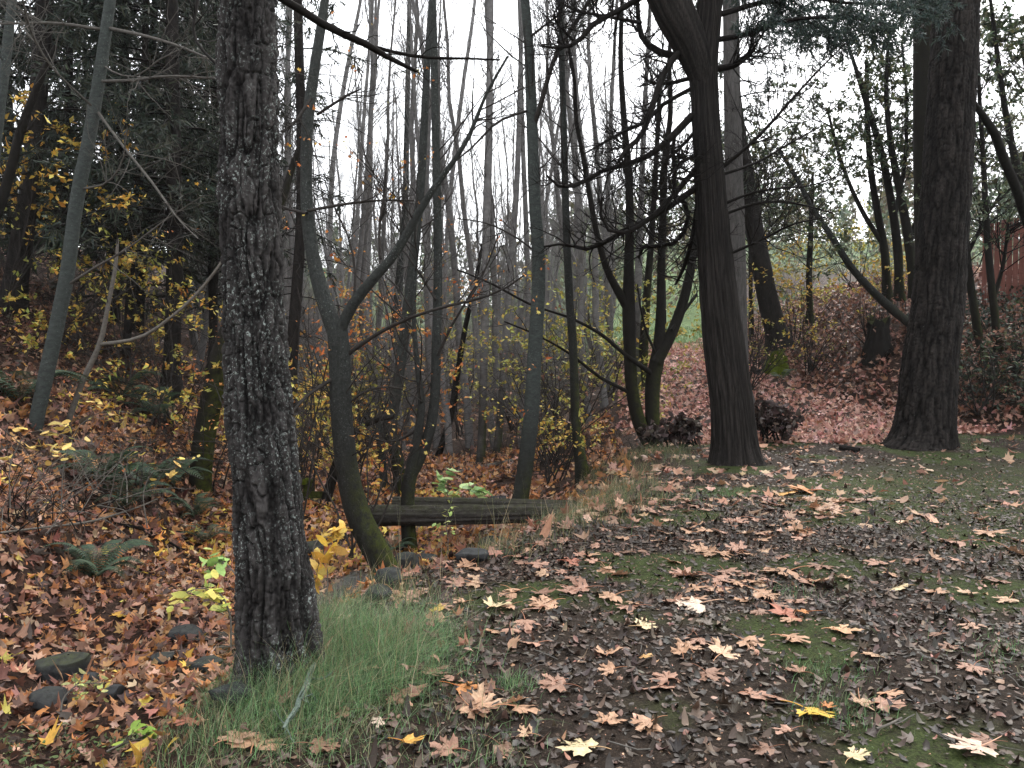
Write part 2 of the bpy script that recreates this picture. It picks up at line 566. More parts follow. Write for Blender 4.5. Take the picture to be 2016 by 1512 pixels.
# stream water in the bed of the ravine
ys = np.linspace(6.4, 13, 70)
xc = Xs(ys) + .1 * np.sin(ys * 2.1)
hw = .26 + .08 * np.sin(ys * 3.3)
u = np.linspace(-1, 1, 7)
WX = xc[:, None] + hw[:, None] * u
WY = np.repeat(ys[:, None], 7, 1)
WZ = np.repeat((Zf(ys) + .04)[:, None], 7, 1) + (n2(WX, WY, 9, 2) - .5) * .03
i = np.arange(WX.size).reshape(WX.shape)
m, t, b, o = mat("stream_water"); n = N(t)
b.inputs["Base Color"].default_value = (.05, .05, .045, 1)
b.inputs["Roughness"].default_value = .08
n.bump(n.noise(n.coord(), 18, 3), .5, .03, b)
wt = MB().add(np.stack([WX, WY, WZ], -1), np.stack([i[:-1, :-1], i[:-1, 1:], i[1:, 1:], i[1:, :-1]], -1).reshape(-1, 4)).build("stream_water", m)
wt["kind"] = "structure"

# ------------------------------------------------------------------ tree building
def stem3(pix, Y, dy=None, ext=0., root=True, n=None, flare=1.35, ztop=None):
    pix = np.array(pix, float)
    K = len(pix)
    dy = np.zeros(K) if dy is None else (np.linspace(0, dy, K) if np.isscalar(dy) else np.array(dy, float))
    p = P(pix[:, 0], pix[:, 1], Y + dy)
    r = pix[:, 2] * (Y + dy) / F / 2
    if root:
        d = nrm(p[0] - p[1])
        p = np.concatenate([[p[0] + d * .4], p]); r = np.concatenate([[r[0] * flare], r])
    if ext > 0:
        d = nrm(p[-1] - p[-2])
        add, ra = [], []
        q = p[-1]
        for k in range(4):
            d = nrm(d + np.array([0, 0, .25]) + rng.normal(scale=.05, size=3))
            q = q + d * ext / 4
            add.append(q); ra.append(r[-1] * (1 - .21 * (k + 1)))
        p = np.concatenate([p, add]); r = np.concatenate([r, ra])
    L = np.linalg.norm(np.diff(p, axis=0), axis=1).sum()
    n = n or int(max(8, min(60, L * 5)))
    a = crom(np.concatenate([p, r[:, None]], 1), n)
    return a[:, :3], np.maximum(a[:, 3], .002)


RIDGE = [None]
def trunk(mb, p, r, ns=14, amp=.05, freq=(7, 3), seed=0., mossz=None, disp=None):
    """a trunk with an uneven outline; Col.g says how mossy each point is"""
    K = len(p)
    T = nrm(np.gradient(p, axis=0))
    A = nrm(np.cross(T, np.array([0, 1., .05])))
    B = np.cross(T, A)
    th = np.arange(ns) / ns * 2 * np.pi
    s = np.concatenate([[0], np.cumsum(np.linalg.norm(np.diff(p, axis=0), axis=1))])
    TH, S = np.meshgrid(th, s)
    RR = np.repeat(r[:, None], ns, 1)
    if disp is None:
        q = np.stack([np.cos(TH) * freq[0] * .2 + seed, np.sin(TH) * freq[0] * .2, S * freq[1]], -1)
        RR = RR * (1 + amp * 2 * (fbm(q, 3) - .5))
    else:
        RR = RR + disp(TH, S, RR)
    V = p[:, None] + (A[:, None] * np.cos(TH)[..., None] + B[:, None] * np.sin(TH)[..., None]) * RR[..., None]
    i = np.arange(K * ns).reshape(K, ns)
    f = np.stack([i[:-1], np.roll(i[:-1], -1, 1), np.roll(i[1:], -1, 1), i[1:]], -1).reshape(-1, 4)
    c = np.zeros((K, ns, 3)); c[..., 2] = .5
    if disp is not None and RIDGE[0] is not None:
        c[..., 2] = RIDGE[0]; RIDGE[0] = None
    if mossz is not None:
        z0 = H(p[1, 0], p[1, 1])
        hz = (V[..., 2] - z0)
        sd = (A[:, None, 0] * np.cos(TH) + B[:, None, 0] * np.sin(TH)) * .8 + .25 + .5 * (A[:, None, 2] * np.cos(TH) + B[:, None, 2] * np.sin(TH))
        c[..., 1] = np.clip(1.1 - hz / mossz, 0, 1) ** .8 * np.clip(sd, .05, 1)
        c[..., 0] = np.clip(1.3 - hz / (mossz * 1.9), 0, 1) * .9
    mb.add(V, f, c.reshape(-1, 3))
    return mb


def twig_mass(PP, RR, n1=14, tr=(.3, 1), l1=(.6, 1.5), n2=5, n3=3, r1=.012, up=.08, ang=(35, 70), mbk=None, l2=.45, flat=0., wig=.12):
    """bare twigs on given stems: a mesh and the last twigs"""
    mb = mbk or MB()
    n1 = int(n1 * 1.35); l1 = (l1[0] * 1.5, l1[1] * 1.8); r1 = r1 * 1.2
    a, ra = spawn(PP, RR, n1, tr, l1, ang, up, 6, wig, .5, .3, r1, flat)
    tubes(mb, a, ra, 4, (0, 0, .5))
    last = (a, ra)
    if n2:
        b_, rb = spawn(a, ra, n2, (.2, 1), (l1[0] * l2, l1[1] * l2), (30, 60), up, 5, wig, .6, .35, r1 * .6, flat)
        tubes(mb, b_, rb, 3, (0, 0, .5)); last = (b_, rb)
        if n3:
            c_, rc = spawn(b_, rb, n3, (.2, 1), (l1[0] * l2 * .5, l1[1] * l2 * .5), (30, 60), up, 4, wig, .7, .5, r1 * .35, flat)
            tubes(mb, c_, rc, 3, (0, 0, .5)); last = (c_, rc)
    return mb, last


def leaves_on(paths, n, size, pal, tmpl=DIAMOND, tilt=.5, mb=None, drop=.02, var=.18, tr=(.2, 1), bend=.5, frac=.4):
    PP = paths[0]
    M, K, _ = PP.shape
    k = rng.choice(rng.permutation(M)[:max(3, int(M * frac))], n)
    u = rng.uniform(tr[0], tr[1], n) * (K - 1)
    i = np.clip(u.astype(int), 0, K - 2); f = (u - i)[:, None]
    pos = PP[k, i] * (1 - f) + PP[k, i + 1] * f + rng.normal(scale=drop, size=(n, 3))
    sz = rng.uniform(size[0], size[1], n)
    mb = mb or MB()
    bd = rng.normal(scale=bend, size=(3, n))
    return scatter(mb, tmpl, pos, rotmats(n, tilt), sz, palette(pal, n, var), bd)


def needles(mb, PP, per, size, pal, droop=.3):
    M, K, _ = PP.shape
    n = M * per
    k = np.repeat(np.arange(M), per)
    u = rng.uniform(.05, 1, n) * (K - 1)
    i = np.clip(u.astype(int), 0, K - 2); f = (u - i)[:, None]
    pos = PP[k, i] * (1 - f) + PP[k, i + 1] * f
    T = nrm(PP[k, i + 1] - PP[k, i])
    d = nrm(T * .7 + rng.normal(scale=.6, size=(n, 3)) + np.array([0, 0, -droop]))
    sd = nrm(np.cross(d, rng.normal(size=(n, 3))))
    up = np.cross(sd, d)
    rot = np.stack([sd, d, up], -1)
    return scatter(mb, NEEDLE, pos, rot, rng.uniform(size[0], size[1], n), palette(pal, n, .22))


def conifer(name, label, pix, base=None, Y=None, ext=8, mat_=None, nb=26, zr=(3.5, 14), bl=(1.2, 2.6), dead=10, per=12, nn=12, group=None, size=(.09, .17), pal=FIRG, ns=12):
    b0 = hit(*pix[0][:2]) if Y is None else P(pix[0][0], pix[0][1], Y)
    Y = b0[1]
    root = thing(name, label, "tree", b0, group)
    p, r = stem3(pix, Y, ext=ext)

    mb = trunk(MB(), p, r, ns, .08, (8, 2), rng.uniform(0, 99), None)
    mb.build("trunk", mat_ or M_FIR2, root)
    z = p[:, 2]
    def at(zz):
        return np.stack([np.interp(zz, z, p[:, j]) for j in range(3)], -1)
    cr = MB()
    if dead:
        zz = rng.uniform(b0[2] + 1.0, zr[0] + 1.0, dead)
        a = rng.uniform(0, 2 * np.pi, dead)
        q = at(zz)
        L = rng.uniform(.5, 1.6, dead)
        s = np.linspace(0, 1, 6)
        PP = q[:, None] + (np.stack([np.cos(a), np.sin(a), np.zeros(dead)], -1) * L[:, None])[:, None] * s[:, None] + np.array([0, 0, -1.]) * (L[:, None] * .25 * s**2)[..., None]
        PP += rng.normal(scale=.02, size=PP.shape)
        RR = .012 * np.linspace(1, .3, 6) * np.ones((dead, 1))
        tubes(cr, PP, RR, 4, (0, 0, .5))
        twig_mass(PP, RR, 7, (.2, 1), (.2, .6), 3, 0, .005, 0, mbk=cr)
    zz = np.sort(rng.uniform(zr[0], zr[1], nb) )
    a = rng.uniform(0, 2 * np.pi, nb)
    q = at(zz)
    L = rng.uniform(bl[0], bl[1], nb) * np.interp(zz, [zr[0], zr[1]], [1, .55])
    s = np.linspace(0, 1, 7)
    dirv = np.stack([np.cos(a), np.sin(a), np.full(nb, .12)], -1)
    PP = q[:, None] + dirv[:, None] * (L[:, None] * s)[..., None] + np.array([0, 0, -1.]) * (L[:, None] * .38 * s**2)[..., None]
    RR = np.maximum(.007 * L, .008)[:, None] * np.linspace(1.4, .3, 7)
    tubes(cr, PP, RR, 4, (0, 0, .5))
    b_, rb = spawn(PP, RR, nn, (.15, 1), (.35, .8), (40, 75), -.08, 5, .08, .5, .4, .006, .75)
    tubes(cr, b_, rb, 3, (0, 0, .5))
    cr.build("crown", M_TWIGD, root)
    needles(MB(), b_, per, size, pal).build("foliage", M_NEEDLE, root)
    return root


def add_branches(root, lst, Y, mat_, tw=None, moss=False, name="branch"):
    """hand-placed branches, each a part: (pixel polyline with widths, drift in depth)"""
    out = []
    for pl, dy in lst:
        p, r = stem3(pl, Y, dy, 0, False)
        mb = trunk(MB(), p, r, 8, .1, (8, 6), rng.uniform(0, 99))
        if tw:
            twig_mass(p[None], r[None], mbk=mb, **tw)
        mb.build(name, mat_, root)
        out.append((p[None], r[None]))
    return out


def tree(name, label, stems, mat_, Y=None, group=None, ext=5, ns=12, mossz=None, tw=None, twmat=None, dys=None, amp=.06, ninth=None, leaves=None, leafmat=None):
    """a bare broadleaf: first stem is the trunk, the others limbs"""
    b0 = hit(*stems[0][0][:2]) if Y is None else P(stems[0][0][0], stems[0][0][1], Y)
    Y = b0[1]
    root = thing(name, label, "tree", b0, group)
    cr = MB(); last = []
    for k, st in enumerate(stems):
        e = ext if st[-1][1] <= 10 else 0
        p, r = stem3(st, Y, (dys[k] if dys else None), e, k == 0)
        trunk(MB(), p, r, ns if k == 0 else max(8, ns - 2), amp, (7, 3), rng.uniform(0, 99), mossz).build("trunk" if k == 0 else "limb", mat_, root)
        if tw:
            _, la = twig_mass(p[None], r[None], mbk=cr, **tw)
            last.append(la)
    if tw:
        cr.build("crown", twmat or M_TWIG, root)
    if leaves:
        lf = MB()
        for la in last:
            leaves_on(la, leaves[0] // len(last), leaves[1], leaves[2], mb=lf, tmpl=leaves[3] if len(leaves) > 3 else DIAMOND)
        lf.build("foliage", leafmat or M_LEAF, root)
    return root, Y


def roots(TH, S, RR, ph=0.):
    lob = fbm(np.stack([np.cos(TH) * 1.6 + 3 + ph, np.sin(TH) * 1.6, S * .3], -1), 2)
    return RR * np.clip(lob - .32, 0, 1) * .85 * np.exp(-np.maximum(S - .38, 0) / .16)


# ---- the big fir beside the stream: bark modelled as deep plates
def fir_bark(scale, amp):
    def d(TH, S, RR):
        k = scale
        q = np.stack([np.cos(TH) * RR * k, np.sin(TH) * RR * k, S * k * .13], -1)
        wv = fbm(q * .8 + 5, 3)[..., None] - .5
        q2 = q + wv * np.array([1.5, 1.5, .5])
        a = np.abs(2 * vnoise(q2) - 1)
        b = np.abs(2 * vnoise(q2 * 1.9 + 31) - 1)
        ridge = np.clip(np.minimum(a * 2.2, b * 2.6 + .25), 0, 1)
        ridge = ridge ** .8
        fl = fbm(np.stack([np.cos(TH) * RR * k * 4, np.sin(TH) * RR * k * 4, S * k * 2.2], -1), 4) - .5
        br = np.abs(2 * vnoise(np.stack([np.cos(TH) * RR * k * 1.2, np.sin(TH) * RR * k * 1.2, S * k * .6 + 7], -1)) - 1)
        ridge = ridge * (1 - .5 * (1 - sst(.0, .14, br)))
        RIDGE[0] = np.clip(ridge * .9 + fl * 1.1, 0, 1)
        return amp * (ridge - .75) + amp * .7 * fl + roots(TH, S, RR)
    return d


def furrowed(name, label, pix, Y=None, ext=10, ns=200, nl=900, scale=26., amp=.026, mat_=M_FIR, flare=1.25, mossz=None, hi_top=None):
    b0 = hit(*pix[0][:2]) if Y is None else P(pix[0][0], pix[0][1], Y)
    Y = b0[1]
    root = thing(name, label, "tree", b0)
    p, r = stem3(pix, Y, None, 0, True, n=nl, flare=flare)
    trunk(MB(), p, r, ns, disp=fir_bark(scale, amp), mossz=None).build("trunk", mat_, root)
    d = nrm(p[-1] - p[-2])
    s = np.linspace(0, 1, 14)
    pu = p[-1] - d * .05 + d * (s * ext)[:, None]
    ru = r[-1] * (1 - .75 * s) * .98
    trunk(MB(), pu, ru, 24, .05, (9, 3)).build("upper_trunk", mat_, root)
    return root, Y, p, r, pu, ru


def high_crown(root, pu, ru, nb, bl, zlo=.25, size=(.1, .2), per=8, nn=12, matw=M_TWIGD):
    """the crown far above the picture"""
    u = rng.uniform(zlo, 1, nb); a = rng.uniform(0, 2 * np.pi, nb)
    k = u * (len(pu) - 1); i = np.clip(k.astype(int), 0, len(pu) - 2); f = (k - i)[:, None]
    q = pu[i] * (1 - f) + pu[i + 1] * f
    L = rng.uniform(bl[0], bl[1], nb) * (1.15 - u * .7)
    s = np.linspace(0, 1, 6)
    PP = q[:, None] + (np.stack([np.cos(a), np.sin(a), np.full(nb, .1)], -1) * L[:, None])[:, None] * s[:, None] + np.array([0, 0, -1.]) * (L[:, None] * .3 * s**2)[..., None]
    RR = (.012 * L)[:, None] * np.linspace(1.3, .3, 6)
    cr = tubes(MB(), PP, RR, 4, (0, 0, .5))
    b_, rb = spawn(PP, RR, nn, (.15, 1), (.4, 1.0), (40, 75), -.06, 4, .08, .5, .4, .008, .75)
    tubes(cr, b_, rb, 3, (0, 0, .5))
    cr.build("crown", matw, root)
    needles(MB(), b_, per, size, FIRG).build("foliage", M_NEEDLE, root)


fa, YA, pA, rA, puA, ruA = furrowed("fir_tree", "thick dark fir with deeply furrowed lichen-spotted bark beside the green grass clump",
    [(552, 1310, 148), (545, 1220, 146), (540, 1120, 141), (528, 1000, 134), (514, 850, 128), (505, 700, 121), (498, 550, 117), (492, 400, 115), (489, 250, 112), (488, 120, 110), (489, -40, 108)],
    ext=14, ns=230, nl=1000, scale=24, amp=.030, mossz=.7)
add_branches(fa, [
    ([(545, -8, 15), (580, 12, 16), (640, 50, 15), (700, 78, 14), (740, 96, 13), (770, 118, 10), (800, 130, 8), (822, 141, 6)], .5),
    ([(735, 92, 8), (790, 106, 7), (850, 114, 6), (910, 115, 5), (985, 118, 3)], [.42, .45, .5, .55, .6]),
], YA, M_TWIGD, dict(n1=8, l1=(.06, .18), n2=4, n3=2, r1=.004, up=.02, wig=.25))
add_branches(fa, [([(440, 140, 6), (400, 100, 5), (382, 70, 6), (385, 20, 7), (395, -20, 7)], .3)], YA, M_TWIGD, dict(n1=5, l1=(.1, .25), n2=2, n3=0, r1=.005))
high_crown(fa, puA, ruA, 26, (1.8, 3.2))

fc, YC, pC, rC, puC, ruC = furrowed("fir_tree", "very dark stout fir trunk standing on the flat edge of the leafy path",
    [(1815, 880, 122), (1820, 840, 112), (1832, 700, 100), (1846, 600, 94), (1854, 500, 91), (1861, 400, 90), (1870, 250, 86), (1877, 120, 84), (1884, -30, 80)],
    ext=12, ns=170, nl=620, scale=15, amp=.036, mat_=M_FIR2, flare=1.3)
high_crown(fc, puC, ruC, 22, (1.8, 3.4))
add_branches(fc, [([(1915, 200, 10), (1940, 235, 14), (1958, 262, 16), (1975, 310, 17), (2000, 370, 18), (2020, 430, 18), (2060, 540, 20)], 2.0)], YC, M_MAPLE,
             dict(n1=10, l1=(.3, .8), n2=4, n3=2, r1=.008))

# ---- cedar
CROOT = [1.]
def cedar_bark(TH, S, RR):
    q = np.stack([np.cos(TH) * 13, np.sin(TH) * 13, S * .8], -1)
    wv = (fbm(q * .35, 2) - .5)[..., None]
    a = np.abs(2 * vnoise(q + wv * 3) - 1); b = np.abs(2 * vnoise(q * 2.3 + 9) - 1)
    lobes = fbm(np.stack([np.cos(TH) * 1.2, np.sin(TH) * 1.2, S * .2], -1), 2) - .5
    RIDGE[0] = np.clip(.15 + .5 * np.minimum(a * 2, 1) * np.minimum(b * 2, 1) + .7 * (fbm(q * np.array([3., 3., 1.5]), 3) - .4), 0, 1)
    return roots(TH, S, RR, 2.) * CROOT[0] + RR * (.09 * (np.minimum(a * 2, 1) - .7) + .06 * (np.minimum(b * 2, 1) - .7) + .12 * lobes)

bB = hit(1448, 912)
YB = bB[1]
cd = thing("cedar_tree", "dark cedar with fibrous bark, forked top and drooping bare hooked branches", "tree", bB)
p, r = stem3([(1448, 915, 96), (1447, 880, 88), (1441, 800, 80), (1428, 700, 77), (1416, 600, 72), (1407, 500, 66), (1400, 400, 60), (1393, 300, 55), (1387, 200, 52), (1384, 130, 54), (1392, 60, 50), (1400, -20, 46)], YB, n=420, flare=1.35)
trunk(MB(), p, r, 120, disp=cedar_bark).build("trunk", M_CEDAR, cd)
d = nrm(p[-1] - p[-2]); s = np.linspace(0, 1, 12)
pu, ru = p[-1] - d * .05 + d * (s * 7)[:, None], r[-1] * (1 - .8 * s)
trunk(MB(), pu, ru, 24, .06).build("upper_trunk", M_CEDAR, cd)
high_crown(cd, pu, ru, 30, (1.6, 2.8), .1)
CROOT[0] = 0.
p, r = stem3([(1390, 185, 40), (1376, 130, 54), (1354, 75, 66), (1328, 22, 74), (1302, -35, 74), (1276, -100, 66), (1240, -190, 50), (1215, -300, 30)], YB, -.4, 3, False, n=120)
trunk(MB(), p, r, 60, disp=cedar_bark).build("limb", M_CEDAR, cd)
CB = [
    ([(1362, 228, 15), (1330, 262, 14), (1300, 290, 12), (1270, 310, 11), (1230, 324, 10), (1190, 335, 9), (1150, 357, 9), (1115, 369, 8), (1092, 363, 6), (1076, 345, 4)], -.8),
    ([(1372, 330, 11), (1325, 385, 10), (1280, 430, 9), (1240, 455, 8), (1210, 460, 7), (1190, 445, 6), (1182, 420, 5), (1185, 388, 3)], -.5),
    ([(1373, 368, 13), (1320, 405, 11), (1280, 430, 10), (1230, 455, 10), (1200, 471, 9), (1170, 487, 9), (1140, 490, 8), (1120, 481, 6), (1070, 486, 4)], .6),
    ([(1328, 385, 9), (1347, 398, 10), (1355, 420, 9), (1350, 450, 9), (1325, 480, 9), (1282, 485, 8), (1262, 488, 7), (1257, 508, 5)], [.1, .2, .3, .4, .5, .6, .7, .8]),
    ([(1366, 107, 15), (1320, 110, 15), (1285, 95, 14), (1265, 75, 12), (1257, 40, 10), (1255, -5, 8)], .8),
    ([(1360, 85, 10), (1340, 100, 13), (1315, 130, 12), (1295, 175, 12), (1280, 225, 11), (1260, 270, 10), (1235, 292, 9), (1218, 318, 7)], -.9),
    ([(1366, 152, 9), (1310, 165, 7), (1280, 162, 5), (1262, 148, 3)], .3),
    ([(1366, 172, 9), (1300, 210, 8), (1270, 240, 7), (1225, 260, 6), (1190, 280, 5), (1150, 303, 3)], .9),
    ([(1329, 258, 7), (1325, 300, 8), (1329, 340, 8), (1326, 385, 8)], -.3),
    ([(1366, 262, 7), (1340, 290, 6), (1310, 315, 5), (1290, 322, 3)], .6),
    ([(1374, 300, 6), (1345, 320, 5), (1318, 345, 4), (1300, 372, 3)], -1.),
    ([(1270, -10, 13), (1215, 22, 11), (1165, 50, 11), (1134, 86, 9), (1090, 94, 6), (1062, 90, 3)], -.6),
    ([(1262, 45, 8), (1225, 38, 7), (1180, 30, 6), (1130, 20, 5), (1095, 0, 4)], .7),
    ([(1134, 86, 6), (1110, 60, 5), (1090, 30, 4), (1105, 5, 3)], -.7),
    ([(1374, 395, 8), (1360, 480, 9), (1345, 530, 8), (1330, 560, 5)], .9),
    ([(1404, 137, 14), (1450, 126, 12), (1470, 111, 10), (1486, 96, 6)], -.4),
    ([(1418, 332, 9), (1465, 295, 7), (1520, 240, 6), (1555, 200, 5), (1605, 145, 4), (1665, 85, 2)], -1.2),
    ([(1420, 344, 7), (1490, 320, 5), (1550, 285, 4), (1618, 248, 2)], .8),
    ([(1424, 402, 7), (1480, 380, 5), (1540, 370, 4), (1590, 367, 3), (1655, 345, 2)], -.6),
    ([(1426, 422, 7), (1490, 400, 6), (1540, 397, 5), (1590, 406, 4), (1640, 420, 2)], .5),
    ([(1432, 502, 6), (1500, 472, 5), (1560, 442, 4), (1625, 428, 2)], -1),
]
add_branches(cd, CB, YB, M_TWIGD, dict(n1=18, tr=(.2, 1), l1=(.25, .7), n2=5, n3=4, r1=.011, up=.16, ang=(40, 80), wig=.22))
gb = add_branches(cd, [
    ([(1414, 78, 12), (1480, 65, 10), (1530, 45, 8), (1590, 35, 7), (1680, 37, 5), (1760, 50, 3)], -1.0),
    ([(1412, 30, 12), (1480, 10, 10), (1560, -8, 8), (1660, 5, 6), (1780, 12, 5), (1860, 30, 3)], -.3),
    ([(1412, -10, 12), (1500, -30, 10), (1620, -20, 7), (1740, -12, 5), (1850, 0, 3)], .6),
    ([(1412, -40, 10), (1470, -20, 8), (1540, 10, 6), (1620, 60, 4), (1650, 76, 3)], .2)], YB, M_TWIGD)
fm = MB(); tm = MB()
for pp, rr in gb:
    a, ra = spawn(pp, rr, 46, (.1, 1), (.45, 1.0), (30, 65), -.10, 6, .08, .5, .4, .006, .6)
    tubes(tm, a, ra, 3, (0, 0, .5))
    b_, rb = spawn(a, ra, 8, (.1, 1), (.15, .35), (30, 60), -.08, 4, .1, .6, .5, .004, .5)
    needles(fm, b_, 14, (.04, .08), [(.03, .05, .045), (.04, .06, .05), (.03, .045, .03)])
    needles(fm, a, 20, (.03, .06), [(.03, .05, .045), (.04, .06, .05)])
tm.build("crown", M_TWIGD, cd)
fm.build("foliage", M_NEEDLE, cd)

# ---- alders and maples in the ravine
TWA = dict(n1=11, tr=(.35, 1), l1=(.6, 1.3), n2=5, n3=3, r1=.011, up=.1)
TWs = dict(n1=8, tr=(.4, 1), l1=(.5, 1.3), n2=4, n3=2, r1=.008, up=.1)
tr_, Yq = tree("alder_tree", "slim leaning alder with smooth grey-green bark rising from the ferny left bank",
    [[(68, 842, 28), (90, 742, 28), (112, 640, 27), (135, 520, 26), (150, 400, 25), (172, 290, 24), (196, 150, 22), (217, 0, 20)]], M_ALDERG, ext=6, ns=24, tw=TWs, twmat=M_TWIG)
add_branches(tr_, [
    ([(135, 560, 6), (190, 525, 5), (250, 490, 4), (330, 430, 3), (400, 385, 2)], -1),
    ([(200, 58, 7), (110, 46, 6), (0, 47, 4)], -.7),
    ([(212, 55, 7), (290, 72, 6), (350, 90, 5), (420, 118, 4), (500, 140, 3), (545, 130, 2)], -1.6),
    ([(196, 160, 6), (260, 158, 6), (330, 150, 5), (430, 155, 4)], -1),
    ([(188, 215, 5), (150, 180, 4), (100, 130, 4), (60, 60, 5), (45, 0, 3)], -1.2),
    ([(192, 220, 6), (240, 285, 5), (300, 360, 5), (350, 430, 3), (390, 470, 2)], -1.4),
    ([(160, 372, 5), (210, 360, 4), (240, 320, 3), (250, 250, 2)], -.5),
    ([(205, 130, 4), (230, 145, 3), (270, 150, 3), (310, 120, 3), (370, 90, 2)], -.8)], Yq, M_TWIGL, dict(n1=10, l1=(.3, .8), n2=4, n3=2, r1=.006, up=.02))
tree("sapling", "thin pale sapling with one long curved side shoot on the left bank",
    [[(130, 842, 12), (165, 745, 11), (195, 680, 10), (215, 590, 8), (228, 520, 7), (232, 470, 4)],
     [(196, 678, 8), (230, 674, 7), (265, 668, 7), (340, 622, 6), (395, 570, 6), (440, 510, 5), (470, 460, 3)]], M_TWIGP, ext=0, ns=10, tw=dict(n1=7, tr=(.4, 1), l1=(.3, .8), n2=3, n3=0, r1=.006))
tree("maple_tree", "mossy dark trunk leaning right, rising out of the fern bank behind the furrowed fir",
    [[(393, 965, 46), (400, 880, 42), (418, 780, 42), (440, 690, 40), (478, 580, 34), (520, 480, 24), (556, 395, 16), (575, 330, 12), (600, 260, 8)]], M_MAPLE, ext=0, ns=20, mossz=5, tw=TWs, twmat=M_TWIGD)
TWH = dict(n1=7, tr=(.35, 1), l1=(.4, 1.0), n2=4, n3=3, r1=.009, up=.08)
ht, YH = tree("alder_tree", "crooked alder with mossy swept base that forks widely beside the log footbridge",
    [[(768, 1135, 50), (738, 1080, 52), (708, 1020, 50), (688, 950, 46), (676, 860, 43), (670, 770, 42), (668, 690, 42), (664, 650, 40)],
     [(668, 670, 34), (648, 620, 32), (630, 565, 30), (615, 500, 27), (606, 430, 25), (603, 340, 23), (606, 240, 22), (620, 130, 20), (634, 40, 18), (640, 0, 16)],
     [(664, 668, 22), (688, 610, 22), (725, 560, 20), (770, 510, 18), (810, 445, 16), (838, 395, 14), (880, 335, 11), (912, 290, 9), (960, 180, 6), (1000, 110, 4)]],
    M_ALDER, ext=5, ns=28, mossz=1.3, tw=TWH, dys=[0, .4, -.8])
hb = add_branches(ht, [
    ([(684, 698, 9), (730, 665, 8), (775, 640, 7), (820, 621, 6), (890, 600, 6), (935, 590, 5), (985, 573, 4), (1035, 540, 3)], -1.0),
    ([(664, 740, 8), (640, 755, 8), (610, 775, 7), (585, 800, 6), (565, 825, 5)], -.6),
    ([(690, 620, 5), (700, 560, 5), (690, 480, 4), (655, 400, 3), (640, 360, 2)], .5),
    ([(749, 510, 6), (747, 450, 5), (755, 390, 5), (760, 340, 4)], .3),
    ([(604, 420, 6), (560, 410, 5), (520, 400, 3)], .7), ([(606, 415, 6), (660, 405, 6), (740, 395, 4), (815, 395, 3)], .6),
    ([(612, 195, 7), (580, 240, 6), (555, 260, 4)], -.4), ([(625, 225, 6), (680, 190, 5), (710, 175, 3)], -.6),
    ([(680, 800, 5), (720, 770, 4), (790, 765, 4), (830, 790, 2)], -.3)], YH, M_TWIG, dict(n1=9, l1=(.2, .6), n2=4, n3=2, r1=.006, up=.05))
lf = MB()
for pp, rr in hb:
    _, la = twig_mass(pp, rr, 8, l1=(.3, .9), n2=3, n3=0, r1=.004, mbk=MB())
    leaves_on(la, 26, (.018, .04), ORANGE + ORANGE + ORANGE + GOLD, MAPLE_S, .9, lf)
lf.build("foliage", M_LEAF, ht)
it, YI = tree("alder_tree", "twin-stemmed alder standing right in front of the log footbridge",
    [[(807, 1085, 32), (803, 1020, 28), (804, 960, 27), (812, 915, 26), (822, 860, 18), (830, 800, 15), (822, 720, 11), (815, 640, 9), (818, 540, 7), (826, 440, 6), (838, 300, 4)],
     [(812, 935, 20), (832, 890, 22), (848, 840, 21), (856, 780, 20), (859, 680, 19), (862, 580, 18), (862, 460, 17), (859, 330, 16), (856, 180, 15), (852, 0, 13)]],
    M_ALDER, ext=5, ns=20, mossz=1.2, tw=TWA, dys=[0, .2])
add_branches(it, [([(828, 840, 6), (800, 860, 5), (768, 870, 4), (700, 850, 3)], .4), ([(858, 590, 6), (840, 560, 5), (800, 500, 4), (780, 470, 2)], .4),
    ([(862, 700, 6), (890, 640, 5), (920, 590, 4), (960, 520, 3), (985, 450, 2)], -.5)], YI, M_TWIG, dict(n1=8, l1=(.2, .6), n2=3, n3=2, r1=.006))
jt, YJ = tree("alder_tree", "tall straight green-grey alder at the right end of the two logs",
    [[(1018, 1022, 40), (1028, 960, 32), (1038, 890, 31), (1047, 800, 31), (1052, 700, 28), (1059, 600, 27), (1060, 500, 25), (1053, 400, 23), (1049, 300, 22), (1046, 200, 21), (1041, 90, 19), (1034, 0, 17)]],
    M_ALDERG, ext=6, ns=28, mossz=.9, tw=TWA)
add_branches(jt, [([(1050, 250, 11), (1062, 215, 10), (1080, 150, 9), (1100, 95, 9), (1130, 50, 8), (1160, 0, 7), (1185, -60, 5)], -.7),
    ([(1040, 75, 5), (1060, 60, 5), (1085, 40, 4), (1120, 20, 3)], -.5), ([(1048, 215, 5), (980, 240, 5), (930, 290, 4), (880, 330, 3)], -.6),
    ([(1060, 500, 4), (1020, 470, 4), (960, 440, 3), (900, 430, 2)], .6)], YJ, M_TWIG, dict(n1=8, l1=(.2, .7), n2=4, n3=2, r1=.007))
